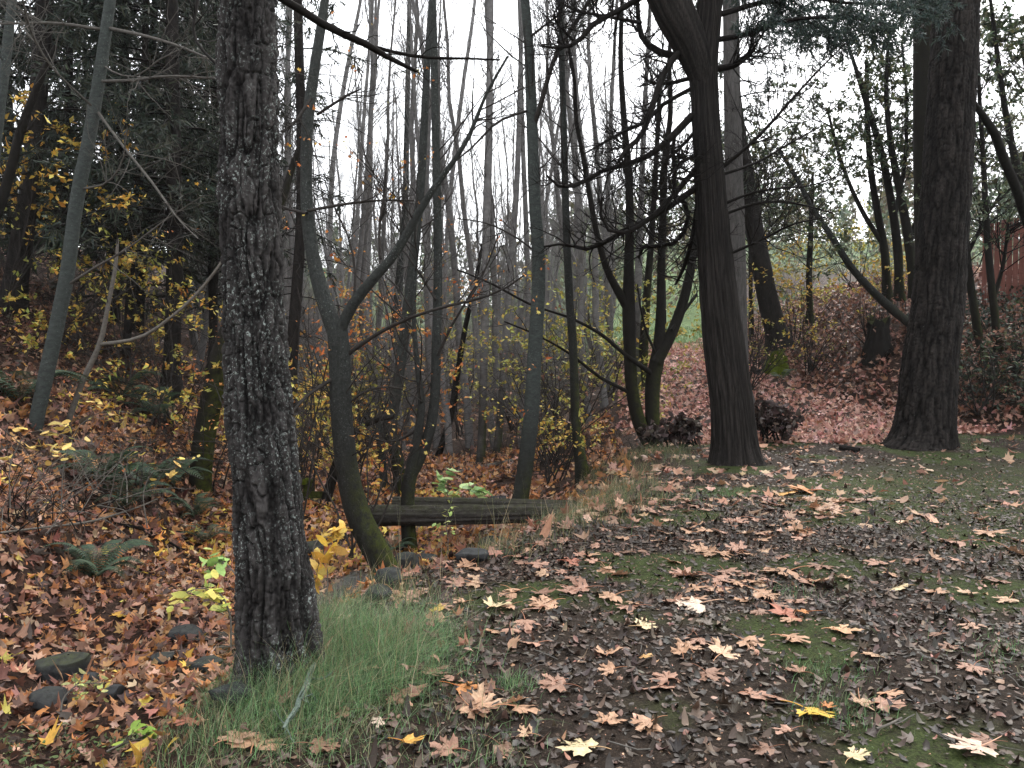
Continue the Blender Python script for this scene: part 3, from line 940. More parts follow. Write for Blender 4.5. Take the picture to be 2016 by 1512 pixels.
mt, YM = tree("maple_tree", "dark mossy maple at the path edge with two trunks splayed from one base",
    [[(1282, 878, 30), (1258, 830, 27), (1245, 770, 25), (1240, 690, 25), (1238, 610, 26), (1238, 530, 20), (1240, 440, 17), (1238, 350, 15), (1228, 230, 12), (1222, 120, 10), (1225, 0, 8)],
     [(1288, 880, 30), (1284, 800, 29), (1287, 740, 30), (1296, 700, 28), (1300, 620, 18), (1302, 520, 16), (1305, 430, 15), (1308, 330, 13), (1320, 220, 10), (1318, 100, 8), (1330, 0, 6)],
     [(1292, 715, 24), (1318, 665, 22), (1340, 610, 20), (1356, 550, 18), (1366, 490, 15), (1374, 430, 12), (1390, 330, 8)],
     [(1238, 610, 20), (1215, 570, 16), (1195, 530, 14), (1180, 480, 12), (1160, 380, 10), (1150, 320, 9), (1135, 240, 8), (1130, 150, 7), (1112, 60, 5)]],
    M_MAPLE, ext=3, ns=20, mossz=1.6, tw=dict(n1=10, tr=(.3, 1), l1=(.4, 1.0), n2=4, n3=3, r1=.009, up=.1), twmat=M_TWIGD, dys=[0, .3, .5, -.4])
add_branches(mt, [([(1286, 738, 10), (1227, 695, 8), (1182, 657, 7), (1120, 625, 5), (1051, 602, 5), (960, 555, 4), (900, 531, 3)], -1.2),
    ([(1244, 775, 8), (1182, 743, 7), (1120, 695, 5), (1051, 657, 4), (993, 633, 3)], -.8),
    ([(1294, 700, 6), (1275, 660, 5), (1262, 610, 4), (1255, 560, 3)], .3), ([(1322, 650, 8), (1345, 615, 7), (1372, 580, 5)], .4)], YM, M_MAPLE, dict(n1=6, l1=(.2, .6), n2=3, n3=0, r1=.006))
tree("alder_tree", "slender alder with dark swollen foot on the leafy bank below the path",
    [[(1148, 945, 34), (1142, 900, 24), (1134, 840, 19), (1131, 760, 17), (1128, 680, 17), (1122, 600, 16), (1117, 500, 15), (1113, 380, 14), (1110, 250, 13), (1106, 120, 12), (1104, 0, 11)]],
    M_ALDER, ext=5, ns=16, mossz=2.2, tw=TWA)
# ---- poles of the stand beyond the logs (pixel polylines, base on the ravine floor)
TWP = dict(n1=18, tr=(.25, 1), l1=(.6, 1.2), n2=6, n3=4, r1=.010, up=.16, ang=(25, 55))
POLES = [
    ("tall pale alder pole rising behind the fallen branch", [(946, 915, 20), (950, 830, 17), (952, 740, 16), (955, 620, 16), (957, 450, 15), (962, 300, 15), (964, 150, 13), (966, 0, 12)], M_FAR, 1.2),
    ("grey pole with dark lower trunk just right of the tall pale one", [(978, 895, 18), (984, 830, 14), (990, 740, 14), (998, 640, 14), (1008, 500, 12), (1018, 350, 11), (1024, 150, 9), (1028, 0, 8)], M_FAR, 1.2),
    ("thin straight pole between two thicker grey ones near the central alder", [(1026, 880, 12), (1030, 800, 12), (1036, 700, 11), (1040, 600, 11), (1036, 450, 10), (1030, 300, 9), (1022, 0, 7)], M_FAR, 0),
    ("leaning dark alder with gnarled knee beyond the log bridge", [(786, 970, 26), (782, 900, 26), (768, 850, 28), (776, 800, 22), (788, 720, 21), (803, 600, 20), (815, 500, 19), (827, 380, 17), (836, 230, 15), (842, 110, 13), (850, 0, 11)], M_ALDER, 1.),
    ("grey alder pole leaning right, second of the close pair", [(757, 830, 18), (768, 740, 16), (778, 640, 16), (788, 530, 15), (797, 425, 13), (800, 300, 11), (803, 150, 10), (806, 0, 8)], M_ALDER, 0),
    ("slim pole in the middle distance bending gently right", [(868, 760, 11), (872, 650, 10), (877, 520, 9), (888, 370, 9), (910, 180, 8), (935, 0, 6)], M_FAR, 0),
    ("dark slanting pole on the far side of the stream", [(862, 900, 14), (885, 830, 14), (900, 740, 12), (915, 650, 10), (935, 560, 8), (950, 480, 6)], M_TWIGD, 0),
    ("pale spotted trunk among the yellow bushes left of the mossy maple", [(1190, 800, 18), (1182, 720, 15), (1174, 640, 14), (1172, 540, 13), (1170, 450, 12), (1160, 370, 11), (1142, 260, 10), (1132, 130, 8), (1128, 0, 7)], M_FAR, 0),
    ("second pale trunk close behind the yellow bushes", [(1206, 760, 12), (1200, 680, 11), (1196, 600, 11), (1195, 480, 9), (1200, 300, 8), (1215, 0, 6)], M_FAR, 0),
    ("short broken snag standing on orange leaves", [(757, 965, 18), (752, 900, 16), (748, 855, 15), (745, 830, 13)], M_ALDER, 0),
    ("dark pole leaning right out of the orange leaf floor", [(638, 998, 22), (655, 940, 20), (672, 890, 18), (700, 850, 14), (740, 826, 12), (775, 820, 9)], M_MAPLE, 0),
    ("thin far alder left of the crooked forked tree", [(690, 750, 10), (690, 680, 10), (696, 560, 9), (702, 450, 8), (715, 250, 7), (728, 0, 5)], M_FAR, 0),
    ("thin far alder with faint lean, right of the forked tree", [(716, 770, 10), (720, 700, 9), (722, 600, 8), (728, 450, 8), (731, 250, 7), (740, 0, 5)], M_FAR, 0),
    ("slanting far pole whose top leans right over the orange twigs", [(640, 740, 11), (648, 600, 11), (650, 450, 10), (655, 330, 10), (672, 200, 9), (692, 90, 8), (710, 0, 6)], M_FAR, 0),
    ("pale trunk standing behind the splayed mossy maple", [(1256, 770, 20), (1250, 700, 17), (1254, 620, 15), (1258, 500, 14), (1262, 400, 12), (1270, 200, 9), (1280, 0, 7)], M_FAR, 1.5),
    ("mossy slanting trunk half hidden behind the splayed maple", [(1262, 765, 24), (1266, 700, 20), (1272, 600, 16), (1280, 500, 13), (1290, 350, 10), (1300, 150, 8)], M_MAPLE, 3),
]
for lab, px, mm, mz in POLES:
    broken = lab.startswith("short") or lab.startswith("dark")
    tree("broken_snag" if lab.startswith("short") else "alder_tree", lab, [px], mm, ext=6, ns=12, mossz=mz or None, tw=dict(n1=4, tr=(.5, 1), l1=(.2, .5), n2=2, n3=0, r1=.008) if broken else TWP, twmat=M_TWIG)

conifer("fir_tree", "dark thin fir with many dead side twigs between the furrowed fir and forked alder",
    [(572, 770, 26), (576, 680, 24), (585, 560, 22), (592, 450, 21), (594, 330, 20), (592, 200, 19), (588, 80, 18), (586, -10, 17)], Y=15, ext=8, dead=46, zr=(6.2, 14), nb=26, bl=(1., 2.0))
conifer("fir_tree", "tall grey fir trunk close behind the cedar",
    [(1456, 760, 44), (1452, 680, 40), (1450, 560, 38), (1447, 420, 36), (1444, 300, 34), (1441, 150, 32), (1438, -10, 30)], Y=17, ext=9, mat_=M_FIRG, dead=12, zr=(6.8, 16), nb=24, bl=(1.2, 2.2), ns=24)
conifer("fir_tree", "dark fir leaning left on the mound among yellow leaves behind the cedar",
    [(1528, 655, 46), (1514, 600, 40), (1498, 520, 37), (1482, 430, 34), (1468, 340, 30), (1456, 260, 24), (1450, 180, 16), (1446, 60, 10)], Y=20, ext=2, dead=14, zr=(5.5, 9), nb=12, bl=(.8, 1.8), ns=24)
tree("fir_tree", "ivy-covered fir trunk right behind the stout dark one",
    [[(1836, 760, 56), (1832, 600, 52), (1826, 400, 48), (1823, 250, 46), (1822, 100, 44), (1820, 0, 42)]], M_MAPLE, Y=15, ext=8, ns=24, mossz=30,
    tw=dict(n1=40, tr=(.15, .8), l1=(.1, .4), n2=3, n3=0, r1=.005), leaves=(900, (.04, .09), GREENL))

# ---- dark conifers on the left bank
LC = [
    ("dark fir with a wide trunk leaning slightly right on the left bank", [(28, 575, 48), (42, 480, 40), (58, 380, 36), (68, 300, 34), (78, 160, 32), (88, 0, 30)], 15.5, 26),
    ("dark straight fir trunk rising amid yellow leaves left of the furrowed fir", [(338, 745, 40), (341, 620, 32), (345, 480, 30), (342, 330, 28), (340, 180, 26), (338, 0, 22)], 16, 30),
    ("narrow dark conifer behind the thin pale sapling", [(248, 700, 18), (258, 560, 17), (268, 430, 16), (275, 330, 15), (282, 180, 13), (288, 0, 11)], 17, 26),
    ("thin black trunk left of the grey-green alder", [(120, 600, 16), (122, 480, 15), (128, 330, 14), (135, 180, 13), (140, 0, 12)], 18, 26),
    ("slender dark conifer on the slope between two wider firs", [(226, 640, 22), (232, 500, 22), (240, 330, 20), (244, 150, 18), (246, 0, 17)], 20, 28),
    ("far dark fir close to the left edge of the furrowed trunk", [(420, 700, 22), (420, 520, 20), (422, 330, 18), (425, 150, 16), (428, 0, 15)], 19, 30),
]
for lab, px, Yc, nb in LC:
    conifer("fir_tree", lab, px, Y=Yc, ext=6, nb=int(nb * 1.9), zr=(3.9, 11.5), bl=(1.8, 3.6), dead=22, per=13, nn=15, size=(.1, .2))
# the rest of that dark wood, up the slope
k = 0
for (x, y) in [(-9.5, 20), (-12, 24), (-15, 22), (-11, 28), (-17, 27), (-13, 33), (-18, 34), (-19.5, 24), (-14, 18)]:
    z = float(H(x, y)); hgt = rng.uniform(13, 18)
    r0 = rng.uniform(.14, .24)
    root = thing("fir_tree", "dark fir among its like in the dense wood up the left slope", "tree", (x, y, z), "dark firs crowding the left slope")
    s = np.linspace(-.02, 1, 16)
    p = np.array([x, y, z]) + np.array([rng.normal(scale=.6), rng.normal(scale=.6), hgt]) * s[:, None]
    trunk(MB(), p, r0 * (1.05 - s), 10, .08).build("trunk", M_FIR2, root)
    pu, ru = p, r0 * (1.05 - s)
    high_crown(root, pu, ru, 80, (2.2, 4.0), .06, (.16, .32), 9, 14)

# curved dark leaning stems at far left
tree("maple_tree", "black crooked stem curving up and right at the left edge, before the golden leaves",
    [[(-60, 520, 22), (-10, 430, 20), (20, 340, 18), (40, 260, 17), (66, 190, 14), (90, 130, 12), (110, 90, 8)]], M_MAPLE, Y=12.5, ext=0, ns=12, tw=TWs, twmat=M_TWIGD)
tree("alder_tree", "pale grey-green alder cut by the left edge of the view",
    [[(-40, 700, 24), (-20, 400, 22), (-2, 220, 20), (12, 110, 18), (24, 0, 16)]], M_ALDERG, Y=11, ext=5, ns=14, tw=TWs)

# ---- far stand: thin grey leafless poles, each a tree of its own, copied from a few kinds
kinds = []
def far_kind(hgt, r0, seed):
    s = np.linspace(-.03, 1, 12)
    wob = np.cumsum(rng.normal(scale=.07, size=(12, 2)), 0)
    p = np.concatenate([wob, (s * hgt)[:, None]], 1); p[:, :2] -= p[0, :2]
    r = r0 * (1.02 - .85 * s)
    a = trunk(MB(), p, r, 8, .06).mesh("trunk", M_FAR)
    mb, _ = twig_mass(p[None], r[None], 34, (.12, 1), (.7, 1.4), 6, 4, .012, .2, (20, 50))
    return a, mb.mesh("crown", M_TWIGF)
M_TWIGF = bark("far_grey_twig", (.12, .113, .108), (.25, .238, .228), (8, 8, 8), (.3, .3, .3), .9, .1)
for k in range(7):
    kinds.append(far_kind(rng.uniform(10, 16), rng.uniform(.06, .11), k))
spots = []
while len(spots) < 135:
    yy = 17 + 48 * rng.random() ** 1.3
    xx = rng.uniform(-.42, .2) * yy
    if xx > Xe(yy) - .6 - .03 * (yy - 20) or (yy < 24 and -.5 < xx / yy * 10 < .5 and rng.random() < .4):
        continue
    if any((xx - a)**2 + (yy - b)**2 < .45 for a, b in spots):
        continue
    spots.append((xx, yy))
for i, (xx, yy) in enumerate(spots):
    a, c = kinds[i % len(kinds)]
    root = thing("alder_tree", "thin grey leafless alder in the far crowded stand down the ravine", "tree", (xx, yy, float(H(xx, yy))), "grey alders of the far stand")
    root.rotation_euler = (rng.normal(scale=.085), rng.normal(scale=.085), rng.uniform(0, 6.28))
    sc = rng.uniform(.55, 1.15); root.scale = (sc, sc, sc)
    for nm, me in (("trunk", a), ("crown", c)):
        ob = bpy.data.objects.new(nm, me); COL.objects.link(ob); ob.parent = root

# ---- trees on the right mound
def rtree(label, stems, Y, nleaf, mm=M_MAPLE, tw=None, size=(.05, .1), pal=GREENL, name="broadleaf_tree", dys=None):
    return tree(name, label, stems, mm, Y=Y, ext=3, ns=12, mossz=2.0, tw=tw or dict(n1=14, tr=(.35, 1), l1=(.7, 1.8), n2=5, n3=3, r1=.012, up=.06), twmat=M_TWIGD, leaves=(int(nleaf * 3.6), (size[0] * 1.1, size[1] * 1.3), pal) if nleaf else None, dys=dys)
rtree("bare pole leaning left across the mound, its foot hidden by the stout dark fir", [[(1800, 645, 18), (1752, 605, 17), (1710, 565, 15), (1675, 525, 14), (1640, 470, 12), (1600, 410, 10), (1565, 345, 8), (1530, 290, 5)]], 17, 160, M_ALDER, dict(n1=12, tr=(.35, 1), l1=(.4, 1.2), n2=4, n3=2, r1=.008))
rtree("thin dark tree with leafy spreading top, outermost of the clump on the mound", [[(1746, 565, 18), (1742, 500, 16), (1730, 430, 14), (1715, 340, 12), (1708, 250, 10), (1706, 120, 7)], [(1738, 480, 10), (1700, 420, 9), (1660, 330, 7), (1630, 220, 5)]], 21, 900)
rtree("dark mound tree with its bole in yellow leaves, middle one of the clump", [[(1770, 562, 18), (1768, 500, 17), (1755, 400, 15), (1735, 300, 13), (1705, 200, 10), (1680, 120, 7), (1660, 60, 4)], [(1760, 430, 10), (1780, 330, 8), (1785, 200, 6), (1775, 80, 4)]], 20.5, 1000)
rtree("dark slanting tree of the mound clump nearest the stout fir", [[(1798, 555, 20), (1790, 480, 18), (1772, 380, 15), (1755, 290, 12), (1745, 190, 9), (1750, 60, 5)], [(1790, 480, 12), (1815, 400, 10), (1830, 300, 8)]], 20, 900)
rtree("thin reddish trunk standing alone on the mound between cedar and clump", [[(1594, 610, 14), (1593, 540, 12), (1596, 460, 10), (1598, 400, 8), (1600, 340, 5)]], 23, 350, M_MAPLE)
rtree("slim dark tree with forked top just right of the stout fir", [[(1925, 655, 16), (1915, 590, 15), (1903, 500, 14), (1900, 430, 12), (1896, 330, 8)], [(1905, 500, 8), (1935, 440, 6), (1970, 380, 4)]], 17, 200)
rtree("slim dark tree directly before the fence corner", [[(1962, 655, 15), (1955, 590, 14), (1946, 500, 13), (1940, 400, 11), (1935, 300, 9), (1928, 180, 7), (1925, 60, 4)], [(1956, 590, 9), (1975, 520, 7), (1985, 440, 5)]], 16.5, 420)
rtree("leafy tree over the fence with twisted limbs", [[(2085, 620, 24), (2050, 480, 20), (2010, 360, 16), (1985, 250, 12), (1965, 120, 9), (1950, 0, 6)], [(2010, 360, 12), (2030, 220, 9), (2010, 80, 6)]], 18, 1500)
# broadleaf evergreen haze behind the mound and far conifers
for lab, x, y, hh, nl in [("round-crowned olive green tree behind the cedar and the leaning fir", 7.6, 25, 5.0, 2600), ("bushy green tree close behind the fence", 17.5, 26, 6.5, 2200),
                          ("small leafy tree hanging over the far end of the path", 6.0, 31, 6.0, 2400)]:
    z = float(H(x, y))
    root = thing("broadleaf_tree", lab, "tree", (x, y, z))
    s = np.linspace(-.03, 1, 10)
    p = np.array([x, y, z]) + np.array([rng.normal(scale=.4), 0, hh]) * s[:, None]
    r = .09 * (1.05 - .85 * s)
    trunk(MB(), p, r, 10, .08).build("trunk", M_MAPLE, root)
    mb, la = twig_mass(p[None], r[None], 26, (.25, 1), (1.2, 2.6), 6, 4, .015, .08)
    mb.build("crown", M_TWIGD, root)
    leaves_on(la, nl * 2, (.07, .14), GREENL + [(.12, .11, .05)], DIAMOND, .8).build("foliage", M_LEAF, root)

# ---- shrubs
def shrub(label, x, y, h, spread, ns_, nleaf, size, pal, name="shrub", cat="shrub", tw=None, group=None, tilt=.45, tmpl=DIAMOND, r=.01, n2_=5, n3_=3, lm=None):
    z = float(H(x, y))
    root = thing(name, label, cat, (x, y, z), group)
    base = np.array([[[x, y, z - .1], [x, y, z], [x, y, z + .12]]])
    base = np.repeat(base, ns_, 0)
    base[:, :, :2] += rng.normal(scale=.12 * spread, size=(ns_, 1, 2))
    a, ra = spawn(base, np.full((ns_, 3), r * 1.6), 1, (.5, 1), (h * .9, h * 1.5), (10, 20 + 28 * spread), .02, 8, .1, 1, .35)
    mb = tubes(MB(), a, ra, 5, (0, 0, .5))
    mb, la = twig_mass(a, ra, n2_, (.25, 1), (h * .25, h * .6), n3_, 2, r * .6, .03, mbk=mb, ang=(35, 75))
    mb.build("crown", tw or M_TWIG, root)
    if nleaf:
        leaves_on(la, int(nleaf * 1.7), (size[0] * 1.05, size[1] * 1.15), pal, tmpl, tilt).build("foliage", lm or M_LEAF, root)
    return root

def at_px(px, Y): return (px - 1008) / F * Y
SH = [
    ("slender orange-leaved vine maple right behind the forked alder", at_px(700, 9.6), 9.6, 3.3, .75, 6, 230, (.025, .05), ORANGE),
    ("thin orange-leaved vine maple between the furrowed fir and forked alder", at_px(590, 10.5), 10.5, 3.4, .4, 5, 130, (.025, .05), ORANGE),
    ("golden-leaved maple bush high at the left edge of the wood", at_px(10, 14.5), 14.5, 3.6, .45, 8, 800, (.06, .11), GOLD),
    ("yellow vine maple in front of the straight dark fir", at_px(330, 14), 14, 2.6, 1., 8, 520, (.05, .1), GOLD + YGREEN),
    ("yellow-olive shrub left of the straight dark fir", at_px(240, 14.5), 14.5, 2.4, 1., 7, 420, (.05, .09), YGREEN + GOLD),
    ("dense yellow shrub just left of the furrowed fir", at_px(405, 13), 13, 2.0, .8, 8, 520, (.05, .09), GOLD + YGREEN),
    ("olive undergrowth bush below the thin black trunk", at_px(130, 15), 15, 2.2, 1., 8, 360, (.05, .09), YGREEN + [(.12, .13, .04)]),
    ("bright yellow bush showing between the furrowed fir and forked alder", at_px(600, 13), 13, 1.9, .9, 8, 620, (.05, .09), GOLD + YGREEN),
    ("yellow bush farther back beside the dark thin fir", at_px(590, 17), 17, 2.2, .9, 8, 420, (.06, .1), GOLD),
    ("small yellow maple spray around the gnarled alder knee", at_px(775, 13.5), 13.5, 1.5, .9, 5, 130, (.06, .1), GOLD + ORANGE),
    ("yellow-green bush between the logs and far alders", at_px(690, 20), 20, 2.2, 1., 8, 420, (.06, .11), YGREEN),
    ("pale olive bush behind the twin-stemmed alder", at_px(880, 24), 24, 2.6, 1., 9, 520, (.07, .12), YGREEN),
    ("orange-leaved vine maple far down the ravine", at_px(760, 20), 20, 4.2, .8, 7, 420, (.06, .1), ORANGE + GOLD),
    ("orange-leaved vine maple at mid distance right of the forked alder", at_px(700, 16), 16, 4.0, .6, 6, 300, (.06, .1), ORANGE),
    ("orange-leaved spray beyond the twin-stemmed alder", at_px(905, 21), 21, 4.0, .6, 6, 260, (.06, .1), ORANGE + GOLD),
    ("large yellow-green bush on the bank left of the mossy maple", at_px(1130, 16), 16, 2.8, 1., 12, 1100, (.05, .09), YGREEN),
    ("yellow-green bush behind the pale spotted trunk", at_px(1200, 19), 19, 3.0, .9, 12, 900, (.05, .1), YGREEN + [(.2, .22, .06)]),
    ("low yellow-leaved bush at the slender alder's foot", at_px(1090, 13), 13, 1.2, .8, 8, 300, (.04, .07), YGREEN + GOLD),
    ("tangled brown bush with sparse yellow leaves right of the central alder", at_px(1085, 15), 15, 2.2, .9, 14, 300, (.04, .08), YGREEN + BROWND),
    ("olive thicket behind the central alder", at_px(1010, 21), 21, 2.6, 1., 12, 500, (.06, .1), YGREEN + [(.16, .15, .06)]),
    ("yellow-leaved bush around the leaning fir behind the cedar", at_px(1490, 21), 21, 2.8, 1., 12, 900, (.05, .09), GOLD + YGREEN),
    ("yellow-leaved bush beside the thin reddish trunk", at_px(1570, 23), 23, 2.4, 1., 10, 650, (.05, .1), GOLD + YGREEN),
    ("yellowish bush at the feet of the mound clump", at_px(1760, 21), 21, 1.6, 1., 9, 380, (.06, .1), GOLD + YGREEN),
    ("pale bush at the far side of the mound", at_px(1680, 26), 26, 2.0, 1., 9, 420, (.07, .12), YGREEN),
    ("grey twiggy bush with dark base beside the leaning fir", at_px(1470, 18.5), 18.5, 1.7, .5, 16, 160, (.04, .07), YGREEN + BROWND),
    ("low tangled dark bush right of the leaning fir", at_px(1600, 20), 20, 1.3, .9, 14, 140, (.04, .07), BROWND + YGREEN),
    ("bare brown twiggy bush above the stump", at_px(1720, 19.5), 19.5, 1.3, 1., 14, 120, (.05, .09), BROWND),
    ("dark bramble bush right of the stout fir", at_px(1930, 15.5), 15.5, 1.3, 1., 12, 420, (.05, .1), BROWND + GREENL),
    ("dark bramble bush under the fence", at_px(2000, 16), 16, 1.4, 1., 12, 420, (.05, .1), BROWND + GREENL),
]
for s_ in SH:
    shrub(*s_)
for i in range(34):
    yy = rng.uniform(19, 42); xx = rng.uniform(-.36, .1) * yy
    if xx > Xe(yy) - 1: continue
    shrub("bare grey thicket among the poles of the far stand", xx, yy, rng.uniform(1.6, 3.4), 1., 16, 0, (.05, .1), YGREEN, "bare_shrub", "shrub", M_TWIGF, "bare grey thickets of the far stand", r=.014, n2_=6, n3_=4)
# dark withered bush behind the cedar's foot
def withered(label, px, Y, h, ns_, nl):
    x = at_px(px, Y)
    return shrub(label, x, Y, h, 1., ns_, nl, (.05, .1), [(.05, .033, .028), (.08, .053, .045), (.035, .024, .02), (.13, .1, .09)], "withered_bush", "bush", M_TWIGD, None, 1.0, OVAL, .012)
withered("dark brown withered bush right behind the cedar's foot", 1520, 13.2, .55, 13, 420)
withered("low dark withered bush left of the cedar's foot", 1350, 12.6, .42, 11, 300)
withered("small dark withered bush below the mossy maple", 1300, 12.4, .3, 8, 70)

# ---- log footbridge: two logs
def log(label, px0, px1, Y0, Y1, rad, seed):
    p0 = P(px0[0], px0[1], Y0); p1 = P(px1[0], px1[1], Y1)
    p = p0 + np.linspace(0, 1, 70)[:, None] * (p1 - p0)
    r = np.linspace(rad, rad * .82, 70)
    def dsp(TH, S, RR):
        q = np.stack([np.cos(TH) * 6 + seed, np.sin(TH) * 6, S * .9], -1)
        return RR * (.22 * (np.minimum(2 * np.abs(2 * vnoise(q) - 1), 1) - .7) + .4 * (fbm(q * np.array([.25, .25, 1.2]), 4) - .5))
    K, ns = len(p), 48
    T = nrm(np.gradient(p, axis=0)); A = nrm(np.cross(T, [0, 0, 1.])); B = np.cross(T, A)
    mb = MB()
    th = np.arange(ns) / ns * 2 * np.pi
    TH, S = np.meshgrid(th, np.linalg.norm(p - p[0], axis=1))
    RR = r[:, None] + dsp(TH, S, np.repeat(r[:, None], ns, 1))
    V = p[:, None] + (A[:, None] * np.cos(TH)[..., None] + B[:, None] * np.sin(TH)[..., None]) * RR[..., None]
    i = np.arange(K * ns).reshape(K, ns)
    mb.add(V, np.stack([i[:-1], np.roll(i[:-1], -1, 1), np.roll(i[1:], -1, 1), i[1:]], -1).reshape(-1, 4), np.stack([np.zeros(K * ns), (.02 + .25 * np.clip(A[:, None, 2] * np.cos(TH) + B[:, None, 2] * np.sin(TH), 0, 1)).ravel(), np.full(K * ns, .55)], -1))
    for e in (0, -1):
        c = p[e] + rng.normal(scale=.01, size=3)
        ring = V[e]
        vv = np.concatenate([[c], ring])
        mb.add(vv, np.array([[0, 1 + k, 1 + (k + 1) % ns] for k in range(ns)]), (0, 0, .5))
    o = mb.build("log", M_LOG, None, p0)
    tag(o, label, "log", "logs laid across the stream")
log("thicker front log laid across the stream bed", (722, 1016), (1175, 1010), 10.0, 9.8, .13, 3.)
log("thinner rear log of the pair across the stream", (775, 993), (1225, 1000), 10.5, 10.15, .105, 8.)

# remains of a low wooden frame on the far leaf floor
def box(mb, c, sx, sy, sz, rz=0., col=(0, .8, .5)):
    v = np.array([[x, y, z] for x in (-1, 1) for y in (-1, 1) for z in (-1, 1)], float) * np.array([sx, sy, sz]) / 2
    v += rng.normal(scale=.008, size=v.shape)
    ca, sa = math.cos(rz), math.sin(rz)
    v = v @ np.array([[ca, sa, 0], [-sa, ca, 0], [0, 0, 1]]) + np.array(c)
    f = np.array([[0, 1, 3, 2], [4, 6, 7, 5], [0, 4, 5, 1], [2, 3, 7, 6], [0, 2, 6, 4], [1, 5, 7, 3]])
    return mb.add(v, f, col)
q = hit(600, 992)
wf = thing("wooden_frame", "low dark mossy timber frame half hidden behind the furrowed fir", "timber frame", q)
for dx in (-.42, .06):
    box(MB(), (q[0] + dx, q[1], q[2] + .16), .13, .16, .46).build("post", M_MAPLE, wf, smooth=False)
box(MB(), (q[0] - .25, q[1] - .02, q[2] + .38), .62, .26, .07).build("top_plank", M_MOSS, wf, smooth=False)
box(MB(), (q[0] + .02, q[1] - .1, q[2] + .17), .75, .08, .09).build("rail", M_MAPLE, wf, smooth=False)

# fallen branches
def fallen(label, pix, dyn, mm, tw=None, lift=0.0, name="fallen_branch"):
    pts = np.array([hit(a, b_) for a, b_, _ in pix]) + np.array([0, 0, lift])
    r = np.array([c for _, _, c in pix]) * pts[:, 1] / F / 2
    a = crom(np.concatenate([pts, r[:, None]], 1), 24)
    mb = trunk(MB(), a[:, :3], np.maximum(a[:, 3], .002), 8, .1)
    if tw: twig_mass(a[None, :, :3], a[None, :, 3], mbk=mb, **tw)
    o = mb.build(name, mm, None, pts[0])
    tag(o, label, "branch")
    return o
fallen("long grey fallen branch slanting down the bank behind the logs", [(862, 938, 9), (905, 930, 10), (960, 918, 10), (1020, 905, 9), (1100, 895, 7)], 0, M_TWIGP, dict(n1=6, l1=(.2, .6), n2=2, n3=0, r1=.006))
fallen("thin pale stem curving low over the orange leaves", [(0, 1076, 5), (90, 1062, 5), (180, 1048, 5), (260, 1022, 4), (310, 1000, 3)], 0, M_TWIGP, lift=.12)
fallen("dark bent twig lying on the leaves left of the furrowed fir", [(225, 1040, 6), (290, 1055, 6), (330, 1075, 5), (355, 1090, 4)], 0, M_TWIGD, dict(n1=4, l1=(.1, .3), n2=0, n3=0, r1=.004), lift=.06)
fallen("thin bare stick pointing at the furrowed fir's foot", [(330, 1300, 4), (390, 1292, 4), (440, 1288, 4), (487, 1283, 4)], 0, M_TWIGP, lift=.06)
fallen("white lichen-crusted stick lying in the green grass", [(628, 1328, 8), (612, 1362, 13), (606, 1385, 15), (590, 1418, 11), (583, 1440, 12), (568, 1462, 9), (558, 1480, 5)], 0, M_LICHEN, dict(n1=10, l1=(.04, .1), n2=2, n3=0, r1=.005), lift=.09, name="lichen_stick")
fallen("thin dark twig lying across the mud near the front", [(1340, 1270, 4), (1390, 1258, 4), (1440, 1262, 3)], 0, M_TWIGD, lift=.02)
fallen("pale thin twig on the mud at the right front", [(1725, 1447, 5), (1745, 1440, 5), (1775, 1425, 4)], 0, M_TWIGP, lift=.025)
fallen("small dark chunk of wood on the path before the stout fir", [(1655, 886, 14), (1670, 888, 14), (1692, 890, 10)], 0, M_TWIGD, lift=.03)

# ---- stumps
def stump(label, px, py, wpx, hpx, mm, name="stump", Y=None, green=0.):
    b0 = hit(px, py) if Y is None else P(px, py, Y)
    rr = wpx * b0[1] / F / 2; hh = hpx * b0[1] / F
    p = b0 + np.array([[0, 0, -.3], [0, 0, 0], [0, 0, hh * .5], [.02, 0, hh]])
    a = crom(np.concatenate([p, np.array([[rr * 1.5], [rr * 1.2], [rr * .9], [rr * .75]])], 1), 40)
    def dsp(TH, S, RR):
        q = np.stack([np.cos(TH) * 3, np.sin(TH) * 3, S * 2], -1)
        return RR * .95 * (fbm(q * 1.3 + px, 4) - .5)
    mb = trunk(MB(), a[:, :3], a[:, 3], 40, disp=dsp)
    vv0 = mb.v[-1].reshape(40, 40, 3)
    vv0[-6:, :, 2] += ((fbm(np.stack([np.cos(np.arange(40) / 6.37) * 2.5 + py, np.sin(np.arange(40) / 6.37) * 2.5, np.zeros(40)], -1), 3) - .5) * hh * .8)[None] * np.linspace(0, 1, 6)[:, None]
    ring = vv0[-1]
    c = ring.mean(0) + np.array([0, 0, -.02 + .1 * green])
    mid = (ring + c) / 2 + rng.normal(scale=.02, size=ring.shape)
    vv = np.concatenate([[c], mid, ring]); k = np.arange(40); k1 = (k + 1) % 40
    mb.add(vv, np.stack([np.zeros(40, int), 1 + k, 1 + k1], -1)); mb.add(vv, np.stack([1 + k, 41 + k, 41 + k1, 1 + k1], -1))
    o = mb.build(name, mm, None, b0)
    return tag(o, label, "stump")
stump("dark rotten stump on the leafy slope left of the stout fir", 1727, 700, 46, 68, M_MAPLE)
stump("bright green moss-covered stump at the foot of the mound", 1528, 738, 46, 46, M_MOSS, green=1)

